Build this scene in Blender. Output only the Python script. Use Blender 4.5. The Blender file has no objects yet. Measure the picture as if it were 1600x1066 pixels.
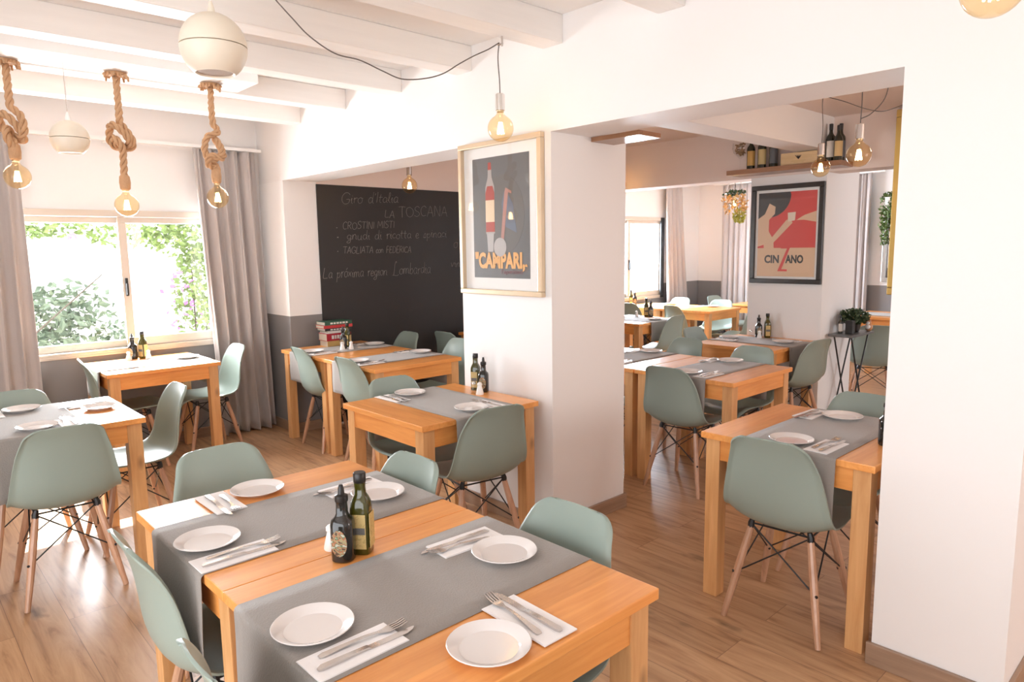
import bpy, bmesh, math, random
from mathutils import Vector, Matrix
random.seed(7)
D = bpy.data
SC = bpy.context.scene
COL = SC.collection
PI = math.pi
# ------------------------------------------------------------------ camera
CAMP = Vector((5.9289, -2.6132, 1.5586))
yaw, pit, rol, FPX = .8223, -.133, -.0146, 1085.2
F = Vector((-math.sin(yaw)*math.cos(pit), math.cos(yaw)*math.cos(pit), math.sin(pit)))
R = Vector((math.cos(yaw), math.sin(yaw), 0)); U = R.cross(F)
R2 = R*math.cos(rol)+U*math.sin(rol); U2 = -R*math.sin(rol)+U*math.cos(rol)
cam = D.objects.new('camera', D.cameras.new('camera')); COL.objects.link(cam)
cam.data.sensor_width = 36; cam.data.lens = FPX*36/1600; cam.data.clip_start = .02
M = Matrix((R2, U2, -F)).transposed().to_4x4(); M.translation = CAMP
cam.matrix_world = M
SC.camera = cam
# ------------------------------------------------------------------ light
SC.view_settings.view_transform = 'Standard'; SC.view_settings.look = 'None'
SC.view_settings.exposure = 0.54; SC.view_settings.gamma = 1; SC.view_settings.use_curve_mapping = False
cy = SC.cycles
cy.max_bounces = 8; cy.diffuse_bounces = 5; cy.glossy_bounces = 3; cy.transmission_bounces = 4
cy.transparent_max_bounces = 12; cy.sample_clamp_indirect = 6; cy.caustics_reflective = False; cy.caustics_refractive = False
cy.use_denoising = True
W = D.worlds.new('sky'); SC.world = W; W.use_nodes = True
W.node_tree.nodes['Background'].inputs[0].default_value = (.93, .96, 1.0, 1)
W.node_tree.nodes['Background'].inputs[1].default_value = 3.4
def lamp(name, typ, loc, energy, color, direction=None, **k):
    l = D.lights.new(name, typ); l.energy = energy; l.color = color
    for a, b in k.items(): setattr(l, a, b)
    o = D.objects.new(name, l); COL.objects.link(o); o.location = loc
    if direction is not None: o.rotation_euler = Vector(direction).to_track_quat('-Z', 'Y').to_euler()
    return o
lamp('sun', 'SUN', (-6, -2, 6), 22.0, (1, .93, .82), (1.0, -.25, -.97), angle=.01)
# sky light portals at the openings, window daylight lamps and added end fills
def portal(name, loc, direction, sx, sy):
    o = lamp(name, 'AREA', loc, 1, (1, 1, 1), direction, shape='RECTANGLE', size=sx, size_y=sy); o.data.cycles.is_portal = True
portal('portal_terrace', (5.6, -4.7, 1.2), (0, 1, 0), 5.2, 2.3)
portal('portal_middle', (9.1, 1.8, 1.5), (-1, 0, 0), 1.8, 1.4)
portal('portal_rear', (9.1, 5.3, 1.5), (-1, 0, 0), 2.6, 1.4)
lamp('daylight_window_front', 'AREA', (-.40, -1.15, 1.36), 125, (.90, .95, 1), (1, 0, -.02), shape='RECTANGLE', size=1.45, size_y=1.0)
lamp('daylight_window_rear', 'AREA', (-.40, 5.3, 1.4), 190, (.74, .86, 1), (1, 0, -.15), shape='RECTANGLE', size=1.45, size_y=1.1)
lamp('fill_middle', 'AREA', (8.9, 1.8, 1.5), 24, (1, .84, .72), (-1, 0, 0), shape='RECTANGLE', size=1.8, size_y=1.3)  # added warm fill lamp at the unseen right end of the middle room
lamp('fill_rear', 'AREA', (8.9, 5.3, 1.5), 30, (.96, .96, 1), (-1, 0, 0), shape='RECTANGLE', size=2.5, size_y=1.3)  # added fill lamp, no known source, brightens the rear room from its unseen end

# ------------------------------------------------------------------ materials
def N(t, kind, **k):
    n = t.nodes.new(kind)
    for a, b in k.items():
        if a in n.inputs.keys(): n.inputs[a].default_value = b
        else: setattr(n, a, b)
    return n
def pbr(name, col, rough=.5, metal=0, spec=.5, bump=0, bscale=60, var=0, vscale=3, coat=0, emis=None, es=0, stretch=(1,1,1)):
    m = D.materials.new(name); m.use_nodes = True; t = m.node_tree; b = t.nodes['Principled BSDF']
    c = (*col, 1)
    b.inputs['Base Color'].default_value = c; b.inputs['Roughness'].default_value = rough
    b.inputs['Metallic'].default_value = metal; b.inputs['Specular IOR Level'].default_value = spec
    if coat: b.inputs['Coat Weight'].default_value = coat; b.inputs['Coat Roughness'].default_value = .15
    if emis: b.inputs['Emission Color'].default_value = (*emis, 1); b.inputs['Emission Strength'].default_value = es
    tc = N(t, 'ShaderNodeTexCoord'); mp = N(t, 'ShaderNodeMapping'); t.links.new(tc.outputs['Object'], mp.inputs[0])
    mp.inputs['Scale'].default_value = stretch
    if var:
        nz = N(t, 'ShaderNodeTexNoise', Scale=vscale, Detail=4.0); t.links.new(mp.outputs[0], nz.inputs['Vector'])
        mx = N(t, 'ShaderNodeMix', data_type='RGBA')
        mx.inputs[6].default_value = tuple(x*(1-var) for x in col)+(1,); mx.inputs[7].default_value = tuple(min(1, x*(1+var)) for x in col)+(1,)
        t.links.new(nz.outputs[0], mx.inputs[0]); t.links.new(mx.outputs[2], b.inputs['Base Color'])
    if bump:
        nz = N(t, 'ShaderNodeTexNoise', Scale=bscale, Detail=3.0); t.links.new(mp.outputs[0], nz.inputs['Vector'])
        bp = N(t, 'ShaderNodeBump', Strength=bump, Distance=.01); t.links.new(nz.outputs[0], bp.inputs['Height']); t.links.new(bp.outputs[0], b.inputs['Normal'])
    return m
def wood(name, c1, c2, axis='X', plank=.09, rough=.38, coat=.4, knots=True, gs=1.0):
    """glued boards: grain stretched along axis, board-to-board tone, small knots"""
    m = D.materials.new(name); m.use_nodes = True; t = m.node_tree; L = t.links.new; b = t.nodes['Principled BSDF']
    b.inputs['Roughness'].default_value = rough; b.inputs['Coat Weight'].default_value = coat; b.inputs['Coat Roughness'].default_value = .16
    tc = N(t, 'ShaderNodeTexCoord'); mp = N(t, 'ShaderNodeMapping'); L(tc.outputs['Object'], mp.inputs[0])
    s = {'X': (1.3, 16, 16), 'Y': (16, 1.3, 16), 'Z': (16, 16, 1.3)}[axis]
    mp.inputs['Scale'].default_value = tuple(v*gs for v in s)
    nz = N(t, 'ShaderNodeTexNoise', Scale=2.2, Detail=6.0, Roughness=.6, Distortion=.6); L(mp.outputs[0], nz.inputs['Vector'])
    cr = N(t, 'ShaderNodeValToRGB'); cr.color_ramp.elements[0].position = .33; cr.color_ramp.elements[1].position = .68
    cr.color_ramp.elements[0].color = (*c2, 1); cr.color_ramp.elements[1].color = (*c1, 1); L(nz.outputs[0], cr.inputs[0])
    sp = N(t, 'ShaderNodeSeparateXYZ'); L(tc.outputs['Object'], sp.inputs[0])
    across = {'X': 'Y', 'Y': 'X', 'Z': 'X'}[axis]
    fl = N(t, 'ShaderNodeMath', operation='DIVIDE'); L(sp.outputs[across], fl.inputs[0]); fl.inputs[1].default_value = plank
    f2 = N(t, 'ShaderNodeMath', operation='FLOOR'); L(fl.outputs[0], f2.inputs[0])
    wn = N(t, 'ShaderNodeTexWhiteNoise', noise_dimensions='1D'); L(f2.outputs[0], wn.inputs['W'])
    mr = N(t, 'ShaderNodeMapRange'); L(wn.outputs['Value'], mr.inputs[0]); mr.inputs[3].default_value = .88; mr.inputs[4].default_value = 1.06
    mul = N(t, 'ShaderNodeMix', data_type='RGBA', blend_type='MULTIPLY'); mul.inputs[0].default_value = 1
    L(cr.outputs[0], mul.inputs[6]); L(mr.outputs[0], mul.inputs[7])
    out = mul.outputs[2]
    if knots:
        m2 = N(t, 'ShaderNodeMapping'); L(tc.outputs['Object'], m2.inputs[0])
        m2.inputs['Scale'].default_value = {'X': (2.2, 5, 5), 'Y': (5, 2.2, 5), 'Z': (5, 5, 2.2)}[axis]
        vo = N(t, 'ShaderNodeTexVoronoi', Scale=1.0); L(m2.outputs[0], vo.inputs['Vector'])
        r = N(t, 'ShaderNodeMapRange'); L(vo.outputs[0], r.inputs[0]); r.inputs[1].default_value = .02; r.inputs[2].default_value = .10; r.inputs[3].default_value = .45; r.inputs[4].default_value = 1
        mk = N(t, 'ShaderNodeMix', data_type='RGBA', blend_type='MULTIPLY'); mk.inputs[0].default_value = .8; L(out, mk.inputs[6]); L(r.outputs[0], mk.inputs[7]); out = mk.outputs[2]
    L(out, b.inputs['Base Color'])
    return m
def floor_mat():
    m = D.materials.new('oak_laminate'); m.use_nodes = True; t = m.node_tree; L = t.links.new; b = t.nodes['Principled BSDF']
    tc = N(t, 'ShaderNodeTexCoord'); geo = tc.outputs['Object']
    br = N(t, 'ShaderNodeTexBrick', Scale=1.0); L(geo, br.inputs['Vector']); br.offset = .37; br.offset_frequency = 2
    br.inputs['Color1'].default_value = (0, 0, 0, 1); br.inputs['Color2'].default_value = (1, 1, 1, 1); br.inputs['Mortar'].default_value = (.5, .5, .5, 1)
    br.inputs['Mortar Size'].default_value = .0013; br.inputs['Mortar Smooth'].default_value = .1; br.inputs['Brick Width'].default_value = 1.28; br.inputs['Row Height'].default_value = .192
    mp = N(t, 'ShaderNodeMapping'); L(geo, mp.inputs[0]); mp.inputs['Scale'].default_value = (1.1, 11, 1)
    off = N(t, 'ShaderNodeVectorMath', operation='ADD'); L(mp.outputs[0], off.inputs[0])
    sc = N(t, 'ShaderNodeVectorMath', operation='SCALE'); L(br.outputs['Color'], sc.inputs[0]); sc.inputs['Scale'].default_value = 7.3; L(sc.outputs[0], off.inputs[1])
    nz = N(t, 'ShaderNodeTexNoise', Scale=1.7, Detail=8.0, Roughness=.62, Distortion=1.1); L(off.outputs[0], nz.inputs['Vector'])
    cr = N(t, 'ShaderNodeValToRGB'); e = cr.color_ramp.elements
    e[0].position = .30; e[0].color = (.29, .15, .075, 1); e[1].position = .66; e[1].color = (.60, .37, .21, 1)
    k = cr.color_ramp.elements.new(.46); k.color = (.49, .285, .155, 1); L(nz.outputs[0], cr.inputs[0])
    mr = N(t, 'ShaderNodeMapRange'); L(br.outputs['Color'], mr.inputs[0]); mr.inputs[3].default_value = .93; mr.inputs[4].default_value = 1.06
    mul = N(t, 'ShaderNodeMix', data_type='RGBA', blend_type='MULTIPLY'); mul.inputs[0].default_value = 1; L(cr.outputs[0], mul.inputs[6]); L(mr.outputs[0], mul.inputs[7])
    m2 = N(t, 'ShaderNodeMapping'); L(geo, m2.inputs[0]); m2.inputs['Scale'].default_value = (1.15, 3.2, 1)
    n3 = N(t, 'ShaderNodeTexNoise', Scale=6.0, Detail=2.0); L(m2.outputs[0], n3.inputs['Vector'])
    mv = N(t, 'ShaderNodeVectorMath', operation='ADD'); sc3 = N(t, 'ShaderNodeVectorMath', operation='SCALE'); L(n3.outputs['Color'], sc3.inputs[0]); sc3.inputs['Scale'].default_value = .35
    L(m2.outputs[0], mv.inputs[0]); L(sc3.outputs[0], mv.inputs[1])
    vo = N(t, 'ShaderNodeTexVoronoi', Scale=1.3); L(mv.outputs[0], vo.inputs['Vector'])
    r = N(t, 'ShaderNodeMapRange'); L(vo.outputs[0], r.inputs[0]); r.inputs[1].default_value = .03; r.inputs[2].default_value = .16; r.inputs[3].default_value = .34; r.inputs[4].default_value = 1
    mk = N(t, 'ShaderNodeMix', data_type='RGBA', blend_type='MULTIPLY'); mk.inputs[0].default_value = .9; L(mul.outputs[2], mk.inputs[6]); L(r.outputs[0], mk.inputs[7])
    sm = N(t, 'ShaderNodeMix', data_type='RGBA', blend_type='MIX'); L(br.outputs['Fac'], sm.inputs[0]); L(mk.outputs[2], sm.inputs[6]); sm.inputs[7].default_value = (.24, .13, .075, 1)
    L(sm.outputs[2], b.inputs['Base Color'])
    b.inputs['Roughness'].default_value = .34; b.inputs['Specular IOR Level'].default_value = .5
    bp = N(t, 'ShaderNodeBump', Strength=.12, Distance=.004); L(nz.outputs[0], bp.inputs['Height']); L(bp.outputs[0], b.inputs['Normal'])
    return m
def dado_mat(h):
    m = D.materials.new('plaster_with_grey_dado'); m.use_nodes = True; t = m.node_tree; L = t.links.new; b = t.nodes['Principled BSDF']
    g = N(t, 'ShaderNodeNewGeometry'); s = N(t, 'ShaderNodeSeparateXYZ'); L(g.outputs['Position'], s.inputs[0])
    gt = N(t, 'ShaderNodeMath', operation='GREATER_THAN'); L(s.outputs[2], gt.inputs[0]); gt.inputs[1].default_value = h
    mx = N(t, 'ShaderNodeMix', data_type='RGBA'); L(gt.outputs[0], mx.inputs[0]); mx.inputs[6].default_value = (.235, .225, .225, 1); mx.inputs[7].default_value = (.86, .85, .845, 1)
    L(mx.outputs[2], b.inputs['Base Color']); b.inputs['Roughness'].default_value = .55
    return m
def tinted_glass(name, tint, gloss=.1, ior=1.45):
    m = D.materials.new(name); m.use_nodes = True; t = m.node_tree; t.nodes.clear(); L = t.links.new
    o = N(t, 'ShaderNodeOutputMaterial'); mx = N(t, 'ShaderNodeMixShader'); tr = N(t, 'ShaderNodeBsdfTransparent'); gl = N(t, 'ShaderNodeBsdfGlossy')
    tr.inputs[0].default_value = (*tint, 1); gl.inputs['Roughness'].default_value = .03
    lw = N(t, 'ShaderNodeLayerWeight'); pw = N(t, 'ShaderNodeMath', operation='POWER'); L(lw.outputs['Facing'], pw.inputs[0]); pw.inputs[1].default_value = 4.0
    fr = N(t, 'ShaderNodeMath', operation='MULTIPLY_ADD'); L(pw.outputs[0], fr.inputs[0]); fr.inputs[1].default_value = .75; fr.inputs[2].default_value = gloss*.35
    L(fr.outputs[0], mx.inputs[0]); L(tr.outputs[0], mx.inputs[1]); L(gl.outputs[0], mx.inputs[2]); L(mx.outputs[0], o.inputs[0])
    return m
def cloth_mat(name, col, sheen=.3, scale=220):
    m = pbr(name, col, rough=.85, bump=.25, bscale=scale, var=.07, vscale=5)
    m.node_tree.nodes['Principled BSDF'].inputs['Sheen Weight'].default_value = sheen
    return m
def art_mat(name, cols, scale=6):
    """blotchy printed colours for tiny labels"""
    m = D.materials.new(name); m.use_nodes = True; t = m.node_tree; L = t.links.new; b = t.nodes['Principled BSDF']
    tc = N(t, 'ShaderNodeTexCoord'); nz = N(t, 'ShaderNodeTexNoise', Scale=scale, Detail=2.0); L(tc.outputs['Object'], nz.inputs['Vector'])
    cr = N(t, 'ShaderNodeValToRGB'); cr.color_ramp.interpolation = 'CONSTANT'
    e = cr.color_ramp.elements; e[0].position = 0; e[0].color = (*cols[0], 1); e[1].position = .38; e[1].color = (*cols[1], 1)
    for i, c in enumerate(cols[2:]):
        k = e.new(.46+.06*i); k.color = (*c, 1)
    L(nz.outputs[0], cr.inputs[0]); L(cr.outputs[0], b.inputs['Base Color']); b.inputs['Roughness'].default_value = .4
    return m
MT = dict(
 wall=pbr('white_plaster', (.83, .81, .80), .55, bump=.05, bscale=25),
 wallb=pbr('warm_lit_plaster', (.80, .68, .62), .6, bump=.05, bscale=25),  # warm bulb and bounce light of the middle room put into the plaster colour
 dado=dado_mat(1.012), ceil=pbr('white_ceiling', (.90, .89, .88), .6), beam=pbr('limed_wood', (.86, .83, .80), .5, var=.05, vscale=4, stretch=(8, .6, 8)),
 floor=floor_mat(), base=wood('baseboard_wood', (.42, .27, .18), (.30, .19, .125), 'X', plank=3, knots=False),
 basey=wood('baseboard_wood_cross', (.42, .27, .18), (.30, .19, .125), 'Y', plank=3, knots=False),
 topx=wood('pine_boards', (.90, .40, .115), (.76, .295, .070), 'X', plank=.12), topy=wood('pine_boards_across', (.90, .40, .115), (.76, .295, .070), 'Y', plank=.12),
 leg=wood('pine_leg', (.80, .45, .20), (.66, .33, .125), 'Z', plank=.5), shelf=wood('oak_shelf', (.34, .16, .075), (.22, .10, .045), 'X', plank=1, knots=False),
 cratew=wood('crate_wood', (.78, .56, .31), (.66, .44, .22), 'X', plank=1, knots=False),
 shell=pbr('sage_shell', (.285, .350, .308), .38, spec=.45), beech=wood('beech_dowel', (.64, .37, .235), (.50, .27, .16), 'Z', plank=1, knots=False),
 black=pbr('black_steel', (.012, .012, .013), .4), runner=cloth_mat('grey_runner_cloth', (.285, .258, .235)),
 curtain=cloth_mat('taupe_curtain_cloth', (.50, .455, .44), .4), china=pbr('white_china', (.78, .745, .73), .12, coat=.3),
 paper=pbr('napkin_paper', (.88, .86, .86), .8, bump=.1, bscale=90), steel=pbr('brushed_steel', (.66, .62, .60), .24, metal=1),
 chrome=pbr('chrome', (.8, .78, .75), .12, metal=1), ceramic=pbr('white_ceramic', (.85, .83, .8), .2),
 globe=pbr('cream_enamel', (.82, .75, .63), .42), globein=pbr('speaker_mesh', (.42, .30, .22), .7, bump=.6, bscale=400), rope=pbr('jute_rope', (.56, .34, .19), .85, bump=.5, bscale=140, var=.18, vscale=30),
 cord=pbr('grey_cord', (.13, .11, .10), .6), amber=tinted_glass('amber_glass', (1.0, .88, .68)), clear=tinted_glass('clear_glass', (1, 1, 1)),
 fil=pbr('glowing_filament', (1, .7, .3), .5, emis=(1, .66, .30), es=30), brass=pbr('brass', (.72, .55, .32), .3, metal=1),
 alu=pbr('champagne_aluminium', (.66, .59, .51), .35, metal=.25), rubber=pbr('black_plastic', (.02, .02, .02), .45),
 oilglass=pbr('olive_oil_bottle', (.055, .050, .005), .08, coat=.5), darkglass=pbr('dark_bottle', (.012, .010, .008), .08, coat=.5), wineglass=pbr('dark_green_bottle', (.02, .022, .012), .1, coat=.4),
 lab_tan=art_mat('tan_print', [(.62, .45, .17), (.66, .48, .20), (.50, .36, .13), (.60, .44, .18)], 60), lab_mix=art_mat('ornate_print', [(.10, .05, .03), (.35, .30, .16), (.45, .12, .06), (.12, .20, .10), (.5, .48, .4)], 70),
 lab_white=pbr('white_label', (.75, .70, .64), .5), cap=pbr('bottle_cap', (.015, .012, .01), .35), capfoil=pbr('bottle_foil', (.03, .028, .03), .3),
 board=pbr('chalkboard_paint', (.017, .0155, .0155), .42, var=.25, vscale=1.5), chalk=pbr('chalk', (.24, .22, .21), .95), gilt=pbr('pale_gilt_frame', (.66, .52, .36), .35, metal=.3, var=.12, vscale=8),
 gold=pbr('gold_frame', (.62, .43, .13), .35, metal=.5), silver=pbr('silver_frame', (.6, .6, .58), .25, metal=.6), blackframe=pbr('black_frame', (.022, .015, .012), .3), mat=pbr('poster_mat', (.90, .90, .885), .7),
 mirror=pbr('mirror', (.8, .8, .8), .03, metal=1), leafo=pbr('grey_green_leaves', (.12, .17, .12), .6, var=.4, vscale=9), leaf=pbr('green_leaves', (.12, .19, .05), .6, var=.4, vscale=9), leafd=pbr('dark_leaves', (.05, .085, .03), .6, var=.3, vscale=9), leafy=pbr('yellow_green_leaves', (.45, .42, .06), .6, var=.3, vscale=20),
 flower=pbr('purple_flowers', (.45, .12, .55), .6), bark=pbr('bark', (.06, .05, .04), .8), ext=pbr('garden_wall', (.85, .85, .85), .7), terrace=pbr('pale_terrace', (.62, .60, .56), .8),
 zinc=pbr('grey_metal_top', (.20, .20, .20), .3, metal=.5))
def flat(name, col, r=.45): 
    if name not in MT: MT[name] = pbr(name, col, r)
    return MT[name]
# ------------------------------------------------------------------ mesh helpers
def new(): return bmesh.new()
def box(bm, x0, x1, y0, y1, z0, z1):
    v = [bm.verts.new((x, y, z)) for z in (z0, z1) for x, y in ((x0, y0), (x1, y0), (x1, y1), (x0, y1))]
    for f in ((0, 3, 2, 1), (4, 5, 6, 7), (0, 1, 5, 4), (1, 2, 6, 5), (2, 3, 7, 6), (3, 0, 4, 7)): bm.faces.new([v[i] for i in f])
def frames(path):
    T = []
    n = len(path)
    for i in range(n):
        T.append((path[min(i+1, n-1)]-path[max(i-1, 0)]).normalized())
    up = Vector((0, 0, 1)) if abs(T[0].z) < .9 else Vector((1, 0, 0))
    u = T[0].cross(up).normalized(); out = []
    for t in T:
        u = (u-t*u.dot(t)); u = u.normalized() if u.length > 1e-6 else t.orthogonal().normalized()
        out.append((t, u, t.cross(u)))
    return out
def tube(bm, path, r, seg=8, caps=True):
    path = [Vector(p) for p in path]; fr = frames(path); rings = []
    for i, (p, (t, u, w)) in enumerate(zip(path, fr)):
        rr = r[i] if isinstance(r, (list, tuple)) else r
        rings.append([bm.verts.new(p+(u*math.cos(a)+w*math.sin(a))*rr) for a in [2*PI*k/seg for k in range(seg)]])
    for a, b in zip(rings, rings[1:]):
        for k in range(seg): bm.faces.new((a[k], a[(k+1) % seg], b[(k+1) % seg], b[k]))
    if caps: bm.faces.new(rings[0][::-1]); bm.faces.new(rings[-1])
def lathe(bm, prof, seg=24, square=0, cx=0, cy=0, z=0, a0=0, a1=2*PI):
    """prof: (radius, z). square>0 gives a rounded-square section"""
    rings = []; full = abs(a1-a0-2*PI) < 1e-6; m = seg if full else seg+1
    for r, h in prof:
        ring = []
        for k in range(m):
            a = a0+(a1-a0)*k/seg; s = 1
            if square: s = (abs(math.cos(a))**square+abs(math.sin(a))**square)**(-1/square)
            ring.append(bm.verts.new((cx+r*s*math.cos(a), cy+r*s*math.sin(a), z+h)))
        rings.append(ring)
    for a, b in zip(rings, rings[1:]):
        for k in range(seg): bm.faces.new((a[k], a[(k+1) % m], b[(k+1) % m], b[k]))
    if full:
        if prof[0][0] > 1e-5: bm.faces.new(rings[0][::-1])
        if prof[-1][0] > 1e-5: bm.faces.new(rings[-1])
def sphere(bm, c, r, seg=20, rings=12, sz=1):
    m = Matrix.Translation(c) @ Matrix.Diagonal((1, 1, sz, 1))
    bmesh.ops.create_uvsphere(bm, u_segments=seg, v_segments=rings, radius=r, matrix=m)
def catmull(pts, n=6):
    pts = [Vector(p) for p in pts]; P = [pts[0]*2-pts[1]]+pts+[pts[-1]*2-pts[-2]]; out = []
    for i in range(1, len(P)-2):
        for k in range(n):
            t = k/n; a, b, c, d = P[i-1:i+3]
            out.append(.5*((2*b)+(c-a)*t+(2*a-5*b+4*c-d)*t*t+(3*b-3*c+d-a)*t**3))
    out.append(pts[-1]); return out
def prism(bm, pts, x=None, y=None, th=.001):
    """flat polygon in the plane y=const (pts = x,z) or x=const (pts = y,z), given a small thickness"""
    if y is not None: A = [bm.verts.new((a, y, b)) for a, b in pts]; B = [bm.verts.new((a, y+th, b)) for a, b in pts]
    else: A = [bm.verts.new((x, a, b)) for a, b in pts]; B = [bm.verts.new((x+th, a, b)) for a, b in pts]
    n = len(pts); bm.faces.new(A); bm.faces.new(B[::-1])
    for i in range(n): bm.faces.new((A[i], B[i], B[(i+1) % n], A[(i+1) % n]))
def obj(name, bm, mat, parent=None, smooth=False, bevel=0, loc=None, kind=None):
    bmesh.ops.recalc_face_normals(bm, faces=bm.faces)
    if bevel: bmesh.ops.bevel(bm, geom=[e for e in bm.edges if e.is_manifold and e.calc_face_angle(0) > .5], offset=bevel, segments=2, affect='EDGES', profile=.6)
    me = D.meshes.new(name); bm.to_mesh(me); bm.free()
    mats = mat if isinstance(mat, (list, tuple)) else [mat]
    for m in mats: me.materials.append(MT[m] if isinstance(m, str) else m)
    if smooth:
        for p in me.polygons: p.use_smooth = True
        if smooth == 2: me.set_sharp_from_angle(angle=.6)
    o = D.objects.new(name, me); COL.objects.link(o)
    if parent: o.parent = parent
    if loc: o.location = loc
    if kind: o['kind'] = kind
    return o
def tag(o, label, cat, group=None):
    o['label'] = label; o['category'] = cat
    if group: o['group'] = group
    return o
def thing(name, label, cat, loc=(0, 0, 0), rz=0, group=None):
    o = D.objects.new(name, None); COL.objects.link(o); o.location = loc; o.rotation_euler = (0, 0, rz); o.empty_display_size = .05
    return tag(o, label, cat, group)
def dup(root, loc, rz, label, group=None):
    r = root.copy(); COL.objects.link(r); r.location = loc; r.rotation_euler = (0, 0, rz); r['label'] = label
    if group: r['group'] = group
    for ch in list(root.children):
        c = ch.copy(); COL.objects.link(c); c.parent = r
        for g in list(ch.children):
            d = g.copy(); COL.objects.link(d); d.parent = c
    return r
def struct(name, bm, mat, **k): return obj(name, bm, mat, kind='structure', **k)
def text(name, s, mat, size, parent=None, loc=(0, 0, 0), rot=(PI/2, 0, 0), width=None, shear=0, offset=0, extrude=.0005, align='LEFT'):
    cu = D.curves.new(name, 'FONT'); cu.body = s; cu.size = size; cu.shear = shear; cu.offset = offset; cu.extrude = extrude; cu.align_x = align; cu.resolution_u = 3
    t = D.objects.new(name, cu); COL.objects.link(t); bpy.context.view_layer.update()
    me = D.meshes.new_from_object(t.evaluated_get(bpy.context.evaluated_depsgraph_get())); w = t.dimensions.x
    D.objects.remove(t)
    me.materials.append(MT[mat]); o = D.objects.new(name, me); COL.objects.link(o)
    if width:
        k = width/max(w, 1e-4); me.transform(Matrix.Diagonal((k, 1, 1, 1)))
    o.location = loc; o.rotation_euler = rot
    if parent: o.parent = parent
    return o

# ------------------------------------------------------------------ the rooms
H1, H2, H3 = 2.68, 2.56, 2.56
bm = new(); box(bm, -.35, 9.2, -4.8, 7.3, -.12, 0); struct('floor', bm, 'floor')
# left wall with the two windows (front room and rear room)
W1 = (-1.86, -.40, .785, 1.89); W3 = (4.50, 6.05, .80, 1.97)
bm = new()
for y0, y1 in ((-4.6, W1[0]), (W1[1], 0)): box(bm, -.35, -.1, y0, y1, 0, H1)
box(bm, -.35, -.1, W1[0], W1[1], 0, W1[2]); box(bm, -.35, -.1, W1[0], W1[1], W1[3], H1)
for y0, y1 in ((3.2, W3[0]), (W3[1], 7.0)): box(bm, -.35, -.1, y0, y1, 0, H1)
box(bm, -.35, -.1, W3[0], W3[1], 0, W3[2]); box(bm, -.35, -.1, W3[0], W3[1], W3[3], H1)
struct('wall_left', bm, 'dado')
bm = new(); box(bm, -.35, .36, 0, .30, 0, 2.14); struct('wall_pilaster', bm, 'dado')
bm = new(); box(bm, -.35, .36, .30, 3.2, 0, H1); struct('wall_chalkboard', bm, 'wallb')
# partition between front and middle room: pillar, pier, far pier, header
bm = new(); box(bm, 2.69, 3.425, 0, .61, 0, 2.14); struct('wall_pillar', bm, 'wall')
bm = new(); box(bm, 5.06, 5.47, 0, .30, 0, 2.14); struct('wall_pier', bm, 'wall')
bm = new(); box(bm, 7.6, 9.0, 0, .30, 0, 2.14); struct('wall_pier_far', bm, 'wall')
bm = new(); box(bm, -.35, 9.0, 0, .30, 2.14, H1+.02); struct('wall_header', bm, 'wall')
bm = new(); box(bm, 2.69, 3.425, .30, .61, 2.14, H2); struct('wall_pillar_upper', bm, 'wall')
# partition between middle and rear room
bm = new(); box(bm, 2.80, 3.46, 3.2, 3.86, 0, 2.135); struct('wall_column', bm, 'wall')
bm = new(); box(bm, 4.02, 9.0, 3.2, 3.45, 0, 2.135); struct('wall_middle', bm, 'wallb')
bm = new(); box(bm, -.1, 9.0, 3.2, 3.45, 2.135, H2+.02); struct('wall_rear_header', bm, 'wallb')
bm = new(); box(bm, 2.80, 3.46, 3.45, 3.86, 2.135, H2); struct('wall_column_upper', bm, 'wall')
bm = new(); box(bm, -.35, 9.2, 7.0, 7.25, 0, H1); struct('wall_back', bm, 'dado')
# end wall and wall behind the camera, with their wide glazed openings
bm = new()
for y0, y1 in ((-4.6, .9), (2.7, 4.0), (6.6, 7.0)): box(bm, 9.0, 9.2, y0, y1, 0, H1)
for y0, y1 in ((.9, 2.7), (4.0, 6.6)): box(bm, 9.0, 9.2, y0, y1, 2.2, H1); box(bm, 9.0, 9.2, y0, y1, 0, .8)
struct('wall_right', bm, 'wall')
bm = new(); box(bm, -.35, 3.0, -4.8, -4.6, 0, H1); box(bm, 8.2, 9.2, -4.8, -4.6, 0, H1); box(bm, 3.0, 8.2, -4.8, -4.6, 2.35, H1); struct('wall_behind', bm, 'wall')
bm = new(); box(bm, -.35, 9.2, -4.8, 0, H1, H1+.12); struct('ceiling', bm, 'ceil')
bm = new(); box(bm, .36, 9.2, .30, 3.2, H2, H2+.12); struct('ceiling_middle', bm, 'wallb')
bm = new(); box(bm, -.35, 9.2, 3.45, 7.25, H3, H3+.12); struct('ceiling_rear', bm, 'ceil')
bm = new(); box(bm, 3.27, 3.50, .61, 3.2, 2.30, H2); struct('ceiling_beam_middle', bm, 'wall', bevel=.004)
for i in range(12):
    x = .605+.6925*i
    bm = new(); box(bm, x, x+.137, -4.6, 0, 2.545, H1); struct('ceiling_beam', bm, 'beam', bevel=.006)
bm = new(); box(bm, 1.49, 1.80, -3.2, -.79, 2.543, H1); struct('ceiling_board', bm, 'ceil', bevel=.003)
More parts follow.
